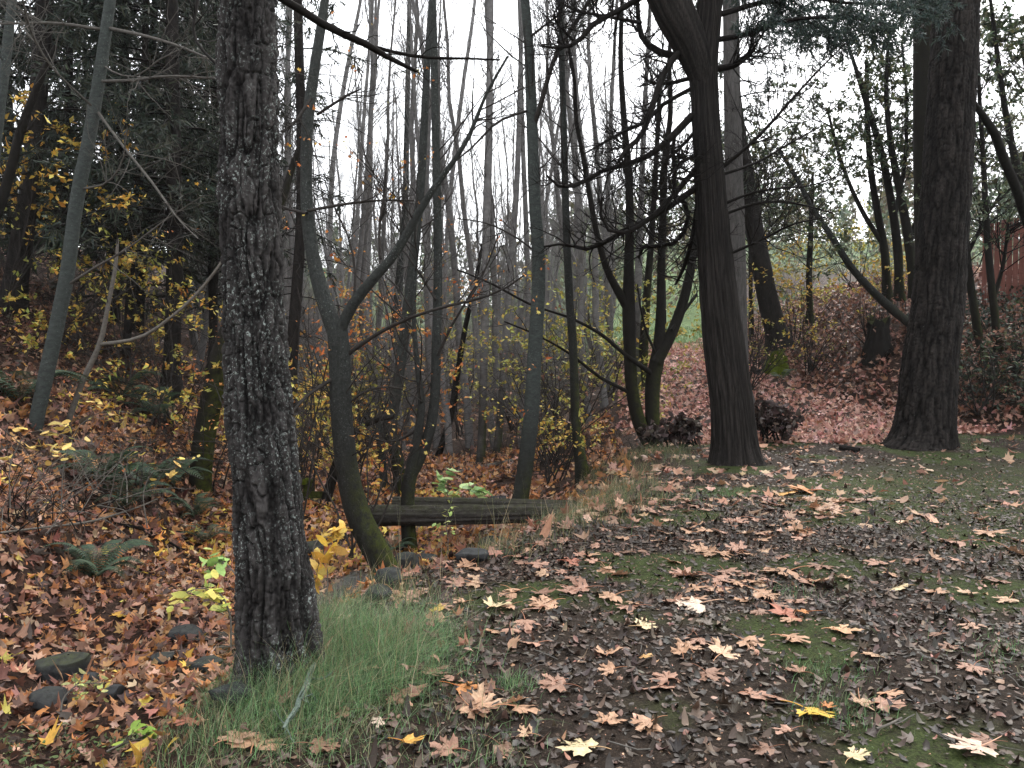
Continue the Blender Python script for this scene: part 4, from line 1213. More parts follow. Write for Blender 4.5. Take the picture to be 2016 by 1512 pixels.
# ---- fence
fp0 = P(1937, 580, 19.5); fdir = nrm(np.array([.75, -.66, 0.]))
fn = thing("fence", "red-brown paling fence at the top of the right bank", "fence", fp0)
for k in range(30):
    c = fp0 + fdir * (k * .13)
    z0 = min(float(H(c[0], c[1])), fp0[2] + .3) - .1
    hh = (P(1937, 440, 19.5)[2] - z0) + k * .012 + rng.normal(scale=.02)
    box(MB(), (c[0], c[1], z0 + hh / 2), .105, .025, hh, math.atan2(fdir[1], fdir[0]) + rng.normal(scale=.02), (0, 0, .5)).build("paling", M_FENCE, fn, smooth=False)
for hz in (.5, 1.5):
    c = fp0 + fdir * 1.9
    box(MB(), (c[0] + .03, c[1] + .05, fp0[2] + hz), 4.0, .05, .09, math.atan2(fdir[1], fdir[0]), (0, 0, .5)).build("rail", M_FENCE, fn, smooth=False)

# ---- rocks
ROCKS = []
def rock(label, px, py, wpx, flat=.6, name="rock", mossy=0., rotz=0.):
    b0 = hit(px, py + wpx * .12)
    rr = wpx * b0[1] / F / 2 * 1.12
    ROCKS.append((b0[0], b0[1], rr))
    b0 = b0 + np.array([0, 0, rr * .45 * flat + .02])
    nu, nv = 36, 22
    th, ph = np.meshgrid(np.linspace(0, 2 * np.pi, nu, endpoint=False), np.linspace(.02, np.pi - .02, nv))
    d = np.stack([np.sin(ph) * np.cos(th), np.sin(ph) * np.sin(th), np.cos(ph)], -1)
    seed = px * .37 + py
    q = np.abs(d) ** .8 * np.sign(d)
    rad = .8 + .55 * (fbm(d * 1.3 + seed, 3) - .5) + .12 * (fbm(d * 5 + seed, 3) - .5)
    q = q * rad[..., None]
    for kk in range(5):                     # broken faces
        nn_ = nrm(rng.normal(size=3)); lim = rng.uniform(.45, .7)
        e = np.maximum(q @ nn_ - lim, 0)
        q = q - e[..., None] * nn_ * .9
    V = b0 + q * np.array([rr, rr * .8, rr * flat]) * 1.15
    i = np.arange(nu * nv).reshape(nv, nu)
    f = np.stack([i[:-1], i[1:], np.roll(i[1:], -1, 1), np.roll(i[:-1], -1, 1)], -1).reshape(-1, 4)
    c = np.zeros((nv, nu, 3)); c[..., 2] = .5; c[..., 1] = mossy * np.clip(d[..., 2], 0, 1)
    o = MB().add(V, f, c.reshape(-1, 3)).build(name, M_ROCK, None, b0)
    return tag(o, label, "rock")
for a in [
    ("big dark stone with mossy top among rust leaves at the stream's left", 132, 1320, 100, .62, "rock", .5),
    ("dark angular stone below the big mossy one", 95, 1385, 68, .6, "rock", .1),
    ("dark broken stone wedged against the big mossy one", 178, 1345, 42, .6, "rock", .0),
    ("flat dark stone on rust leaves right of the angular one", 222, 1368, 44, .6, "rock", 0.),
    ("small wet stone in the leaves of the stream bed", 320, 1302, 44, .5, "rock", .2),
    ("dark stone in the hollow below the yellow-green sprig", 365, 1252, 62, .5, "rock", .1),
    ("broad dark stone half buried left of the furrowed fir's root", 462, 1368, 84, .5, "rock", .05),
    ("flat grey stone in the stream bed before the fir", 405, 1310, 60, .35, "rock", .2),
    ("rounded grey boulder at the crooked alder's mossy base", 800, 1118, 62, .7, "rock", .15),
    ("grey boulder under the orange leaf by the crooked alder", 760, 1150, 60, .7, "rock", .1),
    ("black wet stone beside the trickle of water", 745, 1172, 52, .6, "rock", .3),
    ("small stone between the twin alder and boulders", 838, 1105, 44, .5, "rock", .1),
    ("pale flat stone in dry grass right of the twin alder", 930, 1098, 66, .45, "rock", .05),
    ("grey stone in dry grass below the log's right half", 965, 1072, 50, .5, "rock", .0),
    ("round grey stone on the far floor beside the fallen branch", 985, 985, 40, .5, "rock", .0),
    ("dark stone in shade under the yellow plant", 612, 1085, 50, .6, "rock", .4),
]:
    rock(*a)

# ---- ferns
def frond_mesh(L, seed):
    s = np.linspace(0, 1, 16)
    p = np.stack([np.zeros(16), L * s * (1 - .12 * s), L * (1.25 * s - 1.05 * s**2)], -1)
    mb = tubes(MB(), p, .004 * (1.1 - s), 3, (.08, .07, .03))
    npn = 26
    t = np.linspace(.08, .99, npn)
    c = np.stack([np.interp(t, s, p[:, j]) for j in range(3)], -1)
    ln = L * .17 * np.sin(np.pi * np.clip(t * .9 + .1, 0, 1)) ** .7
    for sg in (-1, 1):
        tip = c + np.stack([sg * ln, ln * .28, -.25 * ln], -1)
        wd = L * .016
        v = np.stack([c + [0, -wd, 0], c + [0, wd, 0], (c * .35 + tip * .65) + [0, wd * .8, .01], tip, (c * .35 + tip * .65) + [0, -wd * .8, .01]], 1)
        f = (np.array([[0, 1, 2], [0, 2, 4], [4, 2, 3]])[None] + (np.arange(npn) * 5)[:, None, None]).reshape(-1, 3)
        col = palette([(.05, .082, .048), (.065, .1, .055), (.04, .066, .04)], npn, .15)
        mb.add(v.reshape(-1, 3), f, np.repeat(col, 5, 0))
    return mb.mesh("frond", M_LEAF)
FR = [frond_mesh(1.0, k) for k in range(4)]
def fern(label, px, py, size, nf=15, Y=None):
    b0 = hit(px, py)
    root = thing("fern", label, "fern", b0)
    for k in range(nf):
        o = bpy.data.objects.new("frond", FR[k % 4])
        COL.objects.link(o); o.parent = root
        sc = size * rng.uniform(.8, 1.25)
        o.scale = (sc, sc, sc)
        o.rotation_euler = (rng.uniform(-.15, .45), rng.normal(scale=.15), k / nf * 6.283 + rng.normal(scale=.2))
        o.location = (0, 0, .06)
for a in [
    ("spreading sword fern in the middle of the leafy left bank", 290, 975, .75, 16), ("grey-green fern right beside the mossy leaning trunk's foot", 345, 960, .6, 14),
    ("dark fern near the left edge beneath the grey-green alder", 40, 800, .9, 16), ("low dark fern on rust leaves in the left foreground bank", 190, 1150, .55, 15),
    ("small fern left of the furrowed fir at log height", 385, 1030, .45, 12), ("low fern just below the small one by the furrowed fir", 405, 1075, .42, 12),
    ("fern behind the dry stalks, under the yellow sprig", 200, 960, .65, 14), ("drooping fern between stalks and dark twig", 250, 1010, .55, 13),
    ("dark fern high on the shadowed bank behind the pale sapling", 240, 790, .8, 14), ("fern hanging over the stones by the crooked alder", 775, 1095, .3, 11),
    ("fern on the dark slope right of the stout fir", 1960, 760, .6, 12), ("pale fern beside the moss-covered stump", 1540, 752, .4, 11), ("fern in the shade under the straight dark fir", 310, 830, .8, 14)]:
    fern(*a)

# ---- leafy sprigs near the stream
def sprig(label, pix, Y, n, size, pal, tilt=.4, tmpl=OVAL, name="leafy_sprig", mm=M_TWIGP, tw=(8, .25)):
    p, r = stem3([(a, b_, 4) for a, b_ in pix], Y, .15, 0, False, 14)
    b0 = p[0]
    root = thing(name, label, "plant", b0)
    mb = tubes(MB(), p, np.linspace(.006, .002, 14), 4, (0, 0, .5))
    a, ra = spawn(p[None], np.full((1, 14), .003), int(tw[0] * 1.6), (.25, 1), (tw[1] * .5, tw[1]), (35, 70), .0, 4, .1, .7, .5)
    tubes(mb, a, ra, 3, (0, 0, .5))
    mb.build("stem", mm, root)
    pp = np.concatenate([a, ], 0)
    leaves_on((pp, None), n, (size[0] * 1.15, size[1] * 1.35), pal, tmpl, tilt, drop=.02, bend=.25, frac=1., tr=(.35, 1)).build("foliage", M_LEAF, root)
sprig("spray of yellow oval leaves arching over the fern bank", [(20, 1000), (25, 900), (60, 850), (110, 852), (160, 868), (190, 878)], 6.6, 26, (.05, .075), [(.62, .45, .12), (.7, .52, .16)], .35)
sprig("loose sprig of pale yellow leaves floating above the bank", [(120, 1010), (130, 900), (165, 830), (215, 808), (265, 815)], 7., 24, (.04, .06), [(.68, .52, .18), (.6, .45, .14)], .35, tw=(9, .45))
sprig("thin stalk with few yellow leaves before the fern", [(290, 1040), (285, 960), (300, 930), (340, 922), (370, 900)], 7.4, 12, (.04, .065), [(.62, .45, .12)], .4, tw=(6, .4))
sprig("yellow-green bramble spray left of the furrowed fir's foot", [(455, 1275), (450, 1200), (430, 1165), (395, 1158), (350, 1172), (325, 1180)], 4.6, 46, (.04, .065), [(.5, .46, .1), (.6, .5, .12), (.38, .42, .1)], .4, tw=(12, .22))
sprig("short light green sprig above the yellow-green spray", [(470, 1140), (450, 1115), (425, 1102), (400, 1105)], 4.9, 16, (.04, .06), [(.28, .42, .12), (.35, .48, .15)], .35, tw=(7, .16))
sprig("broad golden leaves hanging right of the furrowed fir", [(640, 1220), (645, 1140), (640, 1090), (628, 1110), (622, 1140)], 6.0, 24, (.06, .1), [(.72, .46, .08), (.65, .42, .12)], .9, tw=(8, .22))
sprig("golden leaf spray above the broad hanging leaves", [(610, 1120), (630, 1060), (655, 1055), (675, 1070)], 6.4, 20, (.05, .09), [(.72, .5, .12), (.68, .45, .08)], .5, tw=(8, .25))
sprig("pale green shrublet behind the logs", [(885, 1000), (880, 960), (878, 935), (890, 928)], 11.2, 26, (.07, .12), [(.3, .45, .18), (.36, .5, .2)], .3, tw=(9, .35))
sprig("pale green leaf cluster right of the shrublet behind the logs", [(900, 1000), (915, 970), (930, 958), (945, 968)], 11.0, 22, (.07, .11), [(.3, .45, .18), (.36, .5, .2)], .3, tw=(8, .3))
sprig("low yellow-green clump just behind the rear log", [(880, 992), (872, 980), (885, 975), (900, 980)], 11.6, 34, (.06, .1), [(.3, .38, .12), (.36, .42, .14)], .3, tw=(9, .35))
sprig("thin sapling with small light green leaves before the logs", [(880, 1120), (882, 1060), (878, 1020), (885, 1000)], 8.2, 28, (.025, .045), [(.36, .46, .14), (.45, .5, .16)], .5, tw=(10, .25))
sprig("creeping light green leaves in the left front litter", [(210, 1480), (240, 1465), (270, 1455), (300, 1440)], 3.55, 26, (.02, .045), [(.2, .32, .05), (.26, .38, .06)], .35, tw=(10, .14))
sprig("small green weed beside the dark angular stone", [(120, 1400), (125, 1375), (150, 1350), (200, 1345)], 4.4, 40, (.015, .03), [(.3, .33, .12), (.38, .38, .14)], .5, tw=(12, .18))

# ---- dry stalks on the left bank
def stalks(label, px, py, n, L, mm, spread=.5):
    b0 = hit(px, py)
    pp = np.repeat(np.array([[b0 - [0, 0, .1], b0, b0 + [0, 0, .1]]]), n, 0)
    pp[:, :, :2] += rng.normal(scale=spread, size=(n, 1, 2))
    a, ra = spawn(pp, np.full((n, 3), .006), 1, (.4, 1), (L * .6, L * 1.4), (10, 75), -.09, 8, .1, 1, .4)
    mb = tubes(MB(), a, ra, 4, (0, 0, .5))
    twig_mass(a, ra, 3, (.3, 1), (L * .2, L * .4), 0, 0, .003, 0, mbk=mb)
    return tag(mb.build("bramble_undergrowth", mm, None, b0), label, "bramble", None, "thing")
stalks("tangle of dead grey bramble stems on the left bank", 90, 1010, 34, 1.3, M_TWIGP, .45)
stalks("dead bramble stems drooping over the ferns", 210, 960, 24, 1.2, M_TWIG, .4)
stalks("dark bramble tangle at the left edge above rust leaves", 20, 1040, 30, .9, M_TWIGD, .35)
stalks("brown bramble tangle at the foot of the bank behind the central alder", 1090, 930, 34, 1.2, M_TWIG, .6)
stalks("bare bramble stems on the shaded bank behind the fallen branch", 1000, 900, 34, 1.3, M_TWIG, .8)
stalks("dead canes below the mossy maple", 1235, 900, 24, .9, M_TWIG, .6)
stalks("dead canes on the mound right of the mossy stump", 1640, 690, 34, 1.2, M_TWIGD, 1.0)
stalks("dark canes on the slope below the fence", 1960, 690, 34, 1.3, M_TWIGD, .9)
stalks("grey canes on the dark bank under the straight fir", 300, 800, 40, 1.6, M_TWIG, 1.2)
stalks("brown canes high on the left bank by the thin black trunk", 120, 700, 40, 1.6, M_TWIGD, 1.2)
# ------------------------------------------------------------------ leaf litter, grass, ivy (stuff)
def sample(n, x0, x1, y0, y1, keep, pw=1.0):
    x = rng.uniform(x0, x1, n); y = y0 + (y1 - y0) * rng.random(n) ** pw
    k = keep(x, y)
    return x[k], y[k]

def litter(mb, x, y, size, pal, tmpl, tilt=.35, lift=(.0, .05), var=.2, bend=.6):
    n = len(x)
    z = H(x, y) + rng.uniform(lift[0], lift[1], n)
    # lie along the slope
    gx_ = (H(x + .1, y) - H(x - .1, y)) / .2; gy_ = (H(x, y + .1) - H(x, y - .1)) / .2
    nz = nrm(np.stack([-gx_, -gy_, np.ones(n)], -1))
    ax = nrm(np.cross(nz, np.array([0, 1., 0])) * -1)
    ay = np.cross(nz, ax)
    base = np.stack([ax, ay, nz], -1)
    rot = base @ rotmats(n, tilt)
    bd = rng.normal(scale=bend, size=(3, n))
    pos, sz, cl = np.stack([x, y, z], -1), rng.uniform(size[0], size[1], n), palette(pal, n, var)
    kind = rng.random(n) if tmpl is MAPLE_S else np.zeros(n)
    for lo, hi, tm in ((-1, .42, tmpl), (.42, .72, MAPLE_T), (.72, .93, MAPLE_C), (.93, 2, OVAL)):
        j = (kind >= lo) & (kind < hi)
        if j.any():
            scatter(mb, tm, pos[j], rot[j], sz[j], cl[j], bd[:, j] * (1 if tm is tmpl else 1.6))

def near_rock(x, y):
    k = np.zeros(len(x), bool)
    for a, b_, r_ in ROCKS:
        k |= (x - a)**2 + (y - b_)**2 < (r_ * .95)**2
    return k
inrav = lambda x, y: x < Xe(y) + .1
mb = MB()
x, y = sample(15000, -8, 0, 2.6, 9, lambda x, y: (x < Xe(y) - .35 + rng.normal(scale=.15, size=x.shape)) & (np.abs(x / y) < .75) & ~((np.abs(x - Xs(y)) < .3) & (y > 6.8) & (y < 9.2) & (rng.random(x.shape) < .85)))
kk = ~near_rock(x, y)
x, y = x[kk], y[kk]
k1 = y < 4.6
litter(mb, x[k1], y[k1], (.03, .065), RUST + TAN[:2] + BROWND, MAPLE_S, .4, (.0, .05))
litter(mb, x[~k1], y[~k1], (.045, .09), RUST, MAPLE_S, .45, (.0, .07))
x, y = sample(22000, -12, 2.2, 9, 18, lambda x, y: (x < Xe(y) - .55) & (x > -.72 * y) & (rng.random(x.shape) < np.clip(1.15 - .33 * np.maximum(Xl(y) - x - .5, 0), .12, 1) * (.3 + .9 * sst(.35, .6, n2(x, y, .9, 3, 61)))))
litter(mb, x, y, (.06, .11), RUST + [(.45, .2, .06), (.5, .25, .09)], MAPLE_S, .45, (0, .08))
x, y = sample(7000, -22, 4, 18, 40, lambda x, y: (x < Xe(y) + .3) & (x > -.72 * y))
litter(mb, x, y, (.07, .12), [(.2, .13, .1), (.28, .18, .13), (.14, .1, .08), (.3, .16, .09)], MAPLE_S, .45, (0, .1))
x, y = sample(16000, -13, -2.5, 7, 19, lambda x, y: (x < Xl(y) - .2) & (x > -.72 * y))
litter(mb, x, y, (.05, .1), BROWND + DARKL[3:] + [(.16, .08, .05)], MAPLE_S, .5, (-.01, .05))
# yellow ones
x, y = sample(420, -7, 0, 3, 15, lambda x, y: x < Xe(y) - .3)
litter(mb, x, y, (.06, .1), GOLD, MAPLE_S, .3, (.03, .08))
x, y = sample(800, -4.5, -.8, 9, 14, inrav)
litter(mb, x, y, (.06, .1), GOLD + ORANGE, MAPLE_S, .3, (.03, .08))
o = mb.build("leaf_litter", M_LEAF); o["kind"] = "stuff"; tag(o, "dense rust-brown maple leaf litter covering the ravine floor and left bank", "leaf litter")

mb = MB()
x, y = sample(30000, 1.5, 16, 13.2, 32, lambda x, y: (x < Xb(y) + .5 + rng.normal(scale=.5, size=x.shape)) & (x > Xe(y) - .4) & (x < .7 * y) & (n2(x, y, .6, 2, 4) + .05 * (y - 15) > .35), 1.2)
litter(mb, x, y, (.06, .11), PINK, MAPLE_S, .4, (0, .06))
o = mb.build("leaf_litter", M_LEAF); o["kind"] = "stuff"; tag(o, "pinkish brown leaf carpet on the rising far path and mound", "leaf litter")

mb = MB()
x, y = sample(22000, 6.8, 18, 13, 30, lambda x, y: (x > Xb(y) + .2) & (x < .72 * y))
litter(mb, x, y, (.06, .11), BROWND + BROWND + PINK[2:4] + RUST[:3], MAPLE_S, .6, (0, .2))
x, y = sample(11000, 7, 15, 13, 20, lambda x, y: (x > Xb(y) + .5) & (x > .5 * y))
litter(mb, x, y, (.05, .09), [(.03, .045, .028), (.045, .06, .035), (.02, .03, .02)], OVAL, .7, (.05, .5))
o = mb.build("ivy_undergrowth", M_WET); o["kind"] = "stuff"; tag(o, "dark ivy and brown bracken covering the right bank", "undergrowth")

def moss_at(x, y):
    m_ = sst(.5, .66, n2(x, y, 1.3, 4, 21))
    return np.maximum(m_, sst(2.2, 4.2, x - .1 * y + (n2(x, y, .8, 3, 33) - .5) * 2.4) * .8)
# small dark leaves trodden into the mud
mb = MB()
x, y = sample(30000, -1.2, 7, 2.5, 8.5, lambda x, y: (x > Xe(y) - .3) & (rng.random(x.shape) > moss_at(x, y) * .75) & (x < .75 * y + .3), .9)
k1 = rng.random(len(x)) < .72
litter(mb, x[k1], y[k1], (.022, .046), DARKL, OVAL, .14, (0, .01), .35, .7)
litter(mb, x[~k1], y[~k1], (.025, .055), DARKL[:5], MAPLE_S, .14, (0, .008), .35, .5)
x, y = sample(9000, -.5, 12, 8.5, 15, lambda x, y: (x > Xe(y) - .3) & (rng.random(x.shape) > moss_at(x, y) * .6) & (x < .72 * y + .3))
litter(mb, x, y, (.03, .05), DARKL + BROWND[:2], OVAL, .2, (0, .015), .3, .5)
x, y = sample(40000, -1.2, 9, 2.4, 10, lambda x, y: (x > Xe(y) - .3) & (x < .75 * y + .3), .8)
litter(mb, x, y, (.006, .02), DARKL + BROWND + TAN[:2], DIAMOND, .4, (0, .012), .3, .5)
x, y = sample(700, -.8, 6, 2.5, 8, lambda x, y: (x > Xe(y) - .3))
litter(mb, x, y, (.02, .04), TAN[1:4] + BROWND + BROWND, OVAL, .2, (.005, .02), .3, .8)
o = mb.build("leaf_litter", M_WET); o["kind"] = "stuff"; tag(o, "small dark wet leaves trodden into the muddy path", "leaf litter")

# tan maple leaves farther along the path and on the shelf edge
mb = MB()
x, y = sample(1500, -1, 11, 6.5, 15.5, lambda x, y: (x > Xe(y) - .5) & (x < .72 * y) & (rng.random(x.shape) < np.clip(1.1 - np.abs(x - Xe(y) - .8) / 3.2, .22, 1)))
litter(mb, x, y, (.07, .13), TAN, MAPLE_S, .22, (.01, .04), .2, .35)
x, y = sample(300, -1, 2.2, 5, 12, lambda x, y: (np.abs(x - Xe(y) + .1) < .7))
litter(mb, x, y, (.06, .12), TAN + RUST[:5], MAPLE_S, .45, (.02, .07), .2, .6)
o = mb.build("leaf_litter", M_LEAF); o["kind"] = "stuff"; tag(o, "tan fallen maple leaves strewn along the path beyond the front ones", "leaf litter")

# twigs and bits of stick trodden into the path
nst = 900
x, y = sample(nst, -1, 8, 2.5, 10, lambda x, y: (x > Xe(y) - .3) & (x < .75 * y), .9)
a_ = rng.uniform(0, 6.28, len(x)); L_ = rng.uniform(.03, .16, len(x)); s_ = np.linspace(-.5, .5, 4)
PX = x[:, None] + np.cos(a_)[:, None] * L_[:, None] * s_; PY = y[:, None] + np.sin(a_)[:, None] * L_[:, None] * s_
PZ = H(PX, PY) + .008 + rng.uniform(0, .012, PX.shape)
PX = PX + rng.normal(scale=.004, size=PX.shape)
tw_ = tubes(MB(), np.stack([PX, PY, PZ], -1), rng.uniform(.0012, .0035, len(x))[:, None] * np.ones(4), 4, (0, 0, .7))
o = tw_.build("twig_litter", M_TWIGL); o["kind"] = "stuff"; tag(o, "short bits of twig trodden into the path", "twig litter")

# grass
def blades(mb, x, y, L, wd, pal, lean=.5, K=4, var=.2, lift=0.):
    n = len(x)
    z = H(x, y) - .01 + lift
    a = rng.uniform(0, 2 * np.pi, n); le = np.abs(rng.normal(scale=lean, size=n)) + .1
    l = rng.uniform(L[0], L[1], n)
    s = np.linspace(0, 1, K)
    hx = np.cos(a)[:, None] * (le * l)[:, None] * s**1.7; hy = np.sin(a)[:, None] * (le * l)[:, None] * s**1.7
    hz = l[:, None] * (s - .35 * np.minimum(le, 1.3)[:, None] * s**2)
    c = np.stack([x[:, None] + hx, y[:, None] + hy, z[:, None] + hz], -1)
    side = np.stack([-np.sin(a + .8), np.cos(a + .8), np.zeros(n)], -1)[:, None] * (wd / 2 * (1.05 - s))[:, None]
    V = np.stack([c - side, c + side], 2)
    i = np.arange(n * K * 2).reshape(n, K, 2)
    f = np.stack([i[:, :-1, 0], i[:, :-1, 1], i[:, 1:, 1], i[:, 1:, 0]], -1).reshape(-1, 4)
    mb.add(V, f, np.repeat(palette(pal, n, var), K * 2, 0))
GR = [(.13, .26, .10), (.18, .32, .13), (.23, .34, .17), (.07, .13, .055), (.24, .26, .14), (.05, .09, .04)]
STRAW = [(.36, .3, .18), (.28, .22, .12), (.42, .36, .24), (.16, .15, .07)]
mb = MB()
cx, cy = [], []
for px, py, sd, n in [(600, 1300, .16, 2500), (680, 1300, .18, 4200), (750, 1285, .2, 3600), (620, 1400, .18, 1300), (800, 1275, .15, 700), (690, 1330, .2, 1900), (550, 1370, .14, 900), (560, 1420, .16, 700), (640, 1255, .12, 700)]:
    b0 = hit(px, py)
    cx.append(rng.normal(b0[0], sd, n)); cy.append(rng.normal(b0[1], sd * 1.3, n))
x, y = np.concatenate(cx), np.concatenate(cy)
kc = rng.random(len(x)) < .3 + 1.3 * sst(.3, .55, n2(x, y, 7, 3, 4))
x, y = x[kc], y[kc]
blades(mb, x, y, (.06, .24), .0026, GR, 1.0, 5)
k = rng.random(len(x)) < .12
blades(mb, x[k], y[k], (.15, .4), .003, STRAW + GR, .7)
# thin grass and moss on the path, along the shelf edge and beyond
x, y = sample(52000, -1, 8, 2.5, 12, lambda x, y: (x > Xe(y)) & (x < .75 * y) & (rng.random(x.shape) < moss_at(x, y) * .8 + .02))
blades(mb, x, y, (.012, .045), .004, [(.05, .075, .025), (.08, .11, .04), (.11, .14, .06)], .8, 3)
for px, py, sd, n in [(1010, 1352, .05, 220), (1660, 1410, .09, 300), (1630, 1330, .1, 200), (1440, 975, .22, 500), (1330, 985, .2, 300), (1560, 1170, .12, 150), (800, 1345, .1, 160), (860, 1330, .06, 120), (960, 1480, .12, 250), (1900, 868, .5, 500), (2000, 1290, .2, 300)]:
    b0 = hit(px, py)
    x, y = rng.normal(b0[0], sd, n), rng.normal(b0[1], sd, n)
    blades(mb, x, y, (.03, .1), .004, GR, .7, 3)
x, y = sample(44000, -1.6, 3, 4.5, 13, lambda x, y: (np.abs(x - Xe(y) + .45) < .7 + .2 * rng.normal(size=x.shape)) & (n2(x, y, 1.6, 3, 8) + .12 * rng.random(x.shape) > .5))
blades(mb, x, y, (.06, .28), .005, STRAW[:2] + [(.14, .17, .08), (.1, .14, .06), (.12, .16, .08), (.09, .12, .06)], .7)
x, y = sample(420, -1.6, 1.5, 5, 10, lambda x, y: (np.abs(x - Xe(y) + .3) < .6))
blades(mb, x, y, (.3, .65), .004, STRAW, .3, 5)
b0 = hit(440, 1440)
x, y = rng.normal(b0[0], .5, 2200), rng.normal(b0[1], .25, 2200)
blades(mb, x, y, (.03, .14), .004, GR + STRAW + [(.12, .14, .06)], .8)
x, y = sample(2600, -3.2, -.9, 2.8, 4.6, lambda x, y: (np.abs(x / y) < .75) & (n2(x, y, 2.2, 3, 14) > .5))
litter(mb, x, y, (.012, .03), [(.1, .15, .05), (.16, .2, .08), (.2, .2, .09), (.07, .1, .05)], OVAL, .4, (.02, .09), .2, .6)
blades(mb, x[::3], y[::3], (.03, .12), .003, GR + STRAW, .8)
o = mb.build("grass", M_GRASS); o["kind"] = "stuff"; tag(o, "fine green grass and dry straw along the shelf edge and path", "grass")

mb = MB()
kx, ky = [], []
for px, py, sd, n_ in [(700, 1290, .3, 22), (620, 1360, .2, 10), (830, 1260, .2, 22)]:
    b0 = hit(px, py); kx.append(rng.normal(b0[0], sd, n_)); ky.append(rng.normal(b0[1], sd, n_))
litter(mb, np.concatenate(kx), np.concatenate(ky), (.035, .065), TAN + BROWND, MAPLE_S, .35, (.03, .08), .2, .8)
o = mb.build("leaf_litter", M_LEAF); o["kind"] = "stuff"; tag(o, "tan and brown leaves caught in the green grass clump", "leaf litter")

# meadow grass at the far end of the path
mb = MB()
x, y = sample(9000, 1, 14, 26.5, 60, lambda x, y: x > .09 * y, 1.4)
blades(mb, x, y, (.1, .3), .03, [(.1, .17, .06), (.14, .21, .08), (.09, .14, .06)], .5, 3)
o = mb.build("grass", M_GRASS); o["kind"] = "stuff"; tag(o, "bright green meadow grass beyond the end of the path", "grass")

# far wooded hillside
mb = MB(); tk = MB()
nfar = 420
a = rng.uniform(-.75, .85, nfar); dd = rng.uniform(62, 190, nfar)
x = a * dd; y = dd
z = H(x, y)
PP = []
for i in range(nfar):
    hh = rng.uniform(7, 13)
    nb = 170
    u = rng.random(nb) ** .8; th = rng.uniform(0, 6.28, nb)
    rr = (1 - u) * hh * .22 + .1
    q = np.stack([x[i] + np.cos(th) * rr * rng.random(nb)**.5, y[i] + np.sin(th) * rr * rng.random(nb)**.5, z[i] + .6 + u * hh], -1)
    tmpv = rng.uniform(.35, .75, nb)
    pal = [(.09, .13, .085), (.12, .16, .095), (.15, .17, .09)] if rng.random() < .7 else [(.15, .13, .06), (.12, .1, .07)]
    scatter(mb, DIAMOND, q, rotmats(nb, 1.0), tmpv, palette(pal, nb, .15))
o = mb.build("distant_woods", M_LEAF); o["kind"] = "stuff"; tag(o, "hazy green wooded hillside beyond the stand", "woods")

# ------------------------------------------------------------------ the fallen maple leaves nearest the camera, each by itself
def leaf_mesh(k):
    v, tri, quads = maple((.45, .8, 1.0))
    v = v.copy()
    x, y = v[:, 0], v[:, 1]
    j = rng.normal(scale=.03, size=v.shape); j[:, 2] = 0
    n_ = len(_half) * 2 - 1
    ang = np.arctan2(y, x); rad = np.hypot(x, y)
    lob = fbm(np.stack([np.cos(ang) * 1.5 + k * 7, np.sin(ang) * 1.5, rad * .4], -1), 2) - .5
    z = lob * .6 * rad**1.5 + rng.normal(scale=.08) * x**2 + rng.normal(scale=.12) * y**2 + 0.06 * np.abs(x) * (1 if k % 2 else -1)
    v = v + j * rad[:, None]
    lobe = 1 + .55 * (fbm(np.stack([np.cos(ang) * 1.3 + k * 3.7, np.sin(ang) * 1.3, np.zeros(len(v))], -1), 2) - .5)
    v[:, 0] *= lobe * rng.uniform(.85, 1.1); v[:, 1] *= lobe
    if k % 4 == 3:                              # one side curled over
        z = z + .55 * np.maximum(x * (1 if k % 8 == 3 else -1) - .1, 0) ** 1.3
        v[:, 0] *= .85
    v[:, 2] = z
    c = np.ones((len(v), 3)) * (1 - .16 * rng.random((len(v), 1)))
    vein = np.abs(((np.degrees(ang) - 90 + 360) % 52) - 26) > 21
    c[vein] *= 1.1
    c = c * (1 + .25 * (fbm(v * 3 + k * 3, 3) - .5))[:, None]
    mb = MB().add(v, tri, c).add(v, quads, c)
    body = mb.mesh("fallen_leaf", M_FALLEN)
    L = rng.uniform(.7, 1.1); s = np.linspace(0, 1, 8); bd = rng.normal(scale=.35)
    p = np.stack([bd * s**2 * L, -.05 - L * s, .02 + .12 * np.sin(s * 2)], -1)
    st = tubes(MB(), p, .018 * (1.2 - .5 * s), 5, (1, .8, .7)).mesh("leaf_stalk", M_FALLEN)
    return body, st
LM = [leaf_mesh(k) for k in range(14)]
cnt = [0]
def fallen_leaf(pos, size, col, label, group=None, tilt=.16, yaw=None, lift=.02):
    k = cnt[0] % len(LM); cnt[0] += 1
    o = bpy.data.objects.new("fallen_leaf", LM[k][0])
    o.location = (pos[0], pos[1], pos[2] + lift)
    o.rotation_euler = (rng.normal(scale=tilt), rng.normal(scale=tilt), rng.uniform(0, 6.283) if yaw is None else yaw)
    o.scale = (size, size, size)
    o.color = (*[float(min(.95, c)) for c in col], 1)
    COL.objects.link(o)
    tag(o, label, "leaf", group)
    s = bpy.data.objects.new("leaf_stalk", LM[k][1]); s.color = o.color
    COL.objects.link(s); s.parent = o
    return o
CREAM, TANC, PNK, ORG, YEL, BRN, RED = (.66, .52, .3), (.46, .265, .16), (.4, .22, .15), (.5, .2, .06), (.7, .45, .07), (.26, .14, .09), (.38, .14, .085)
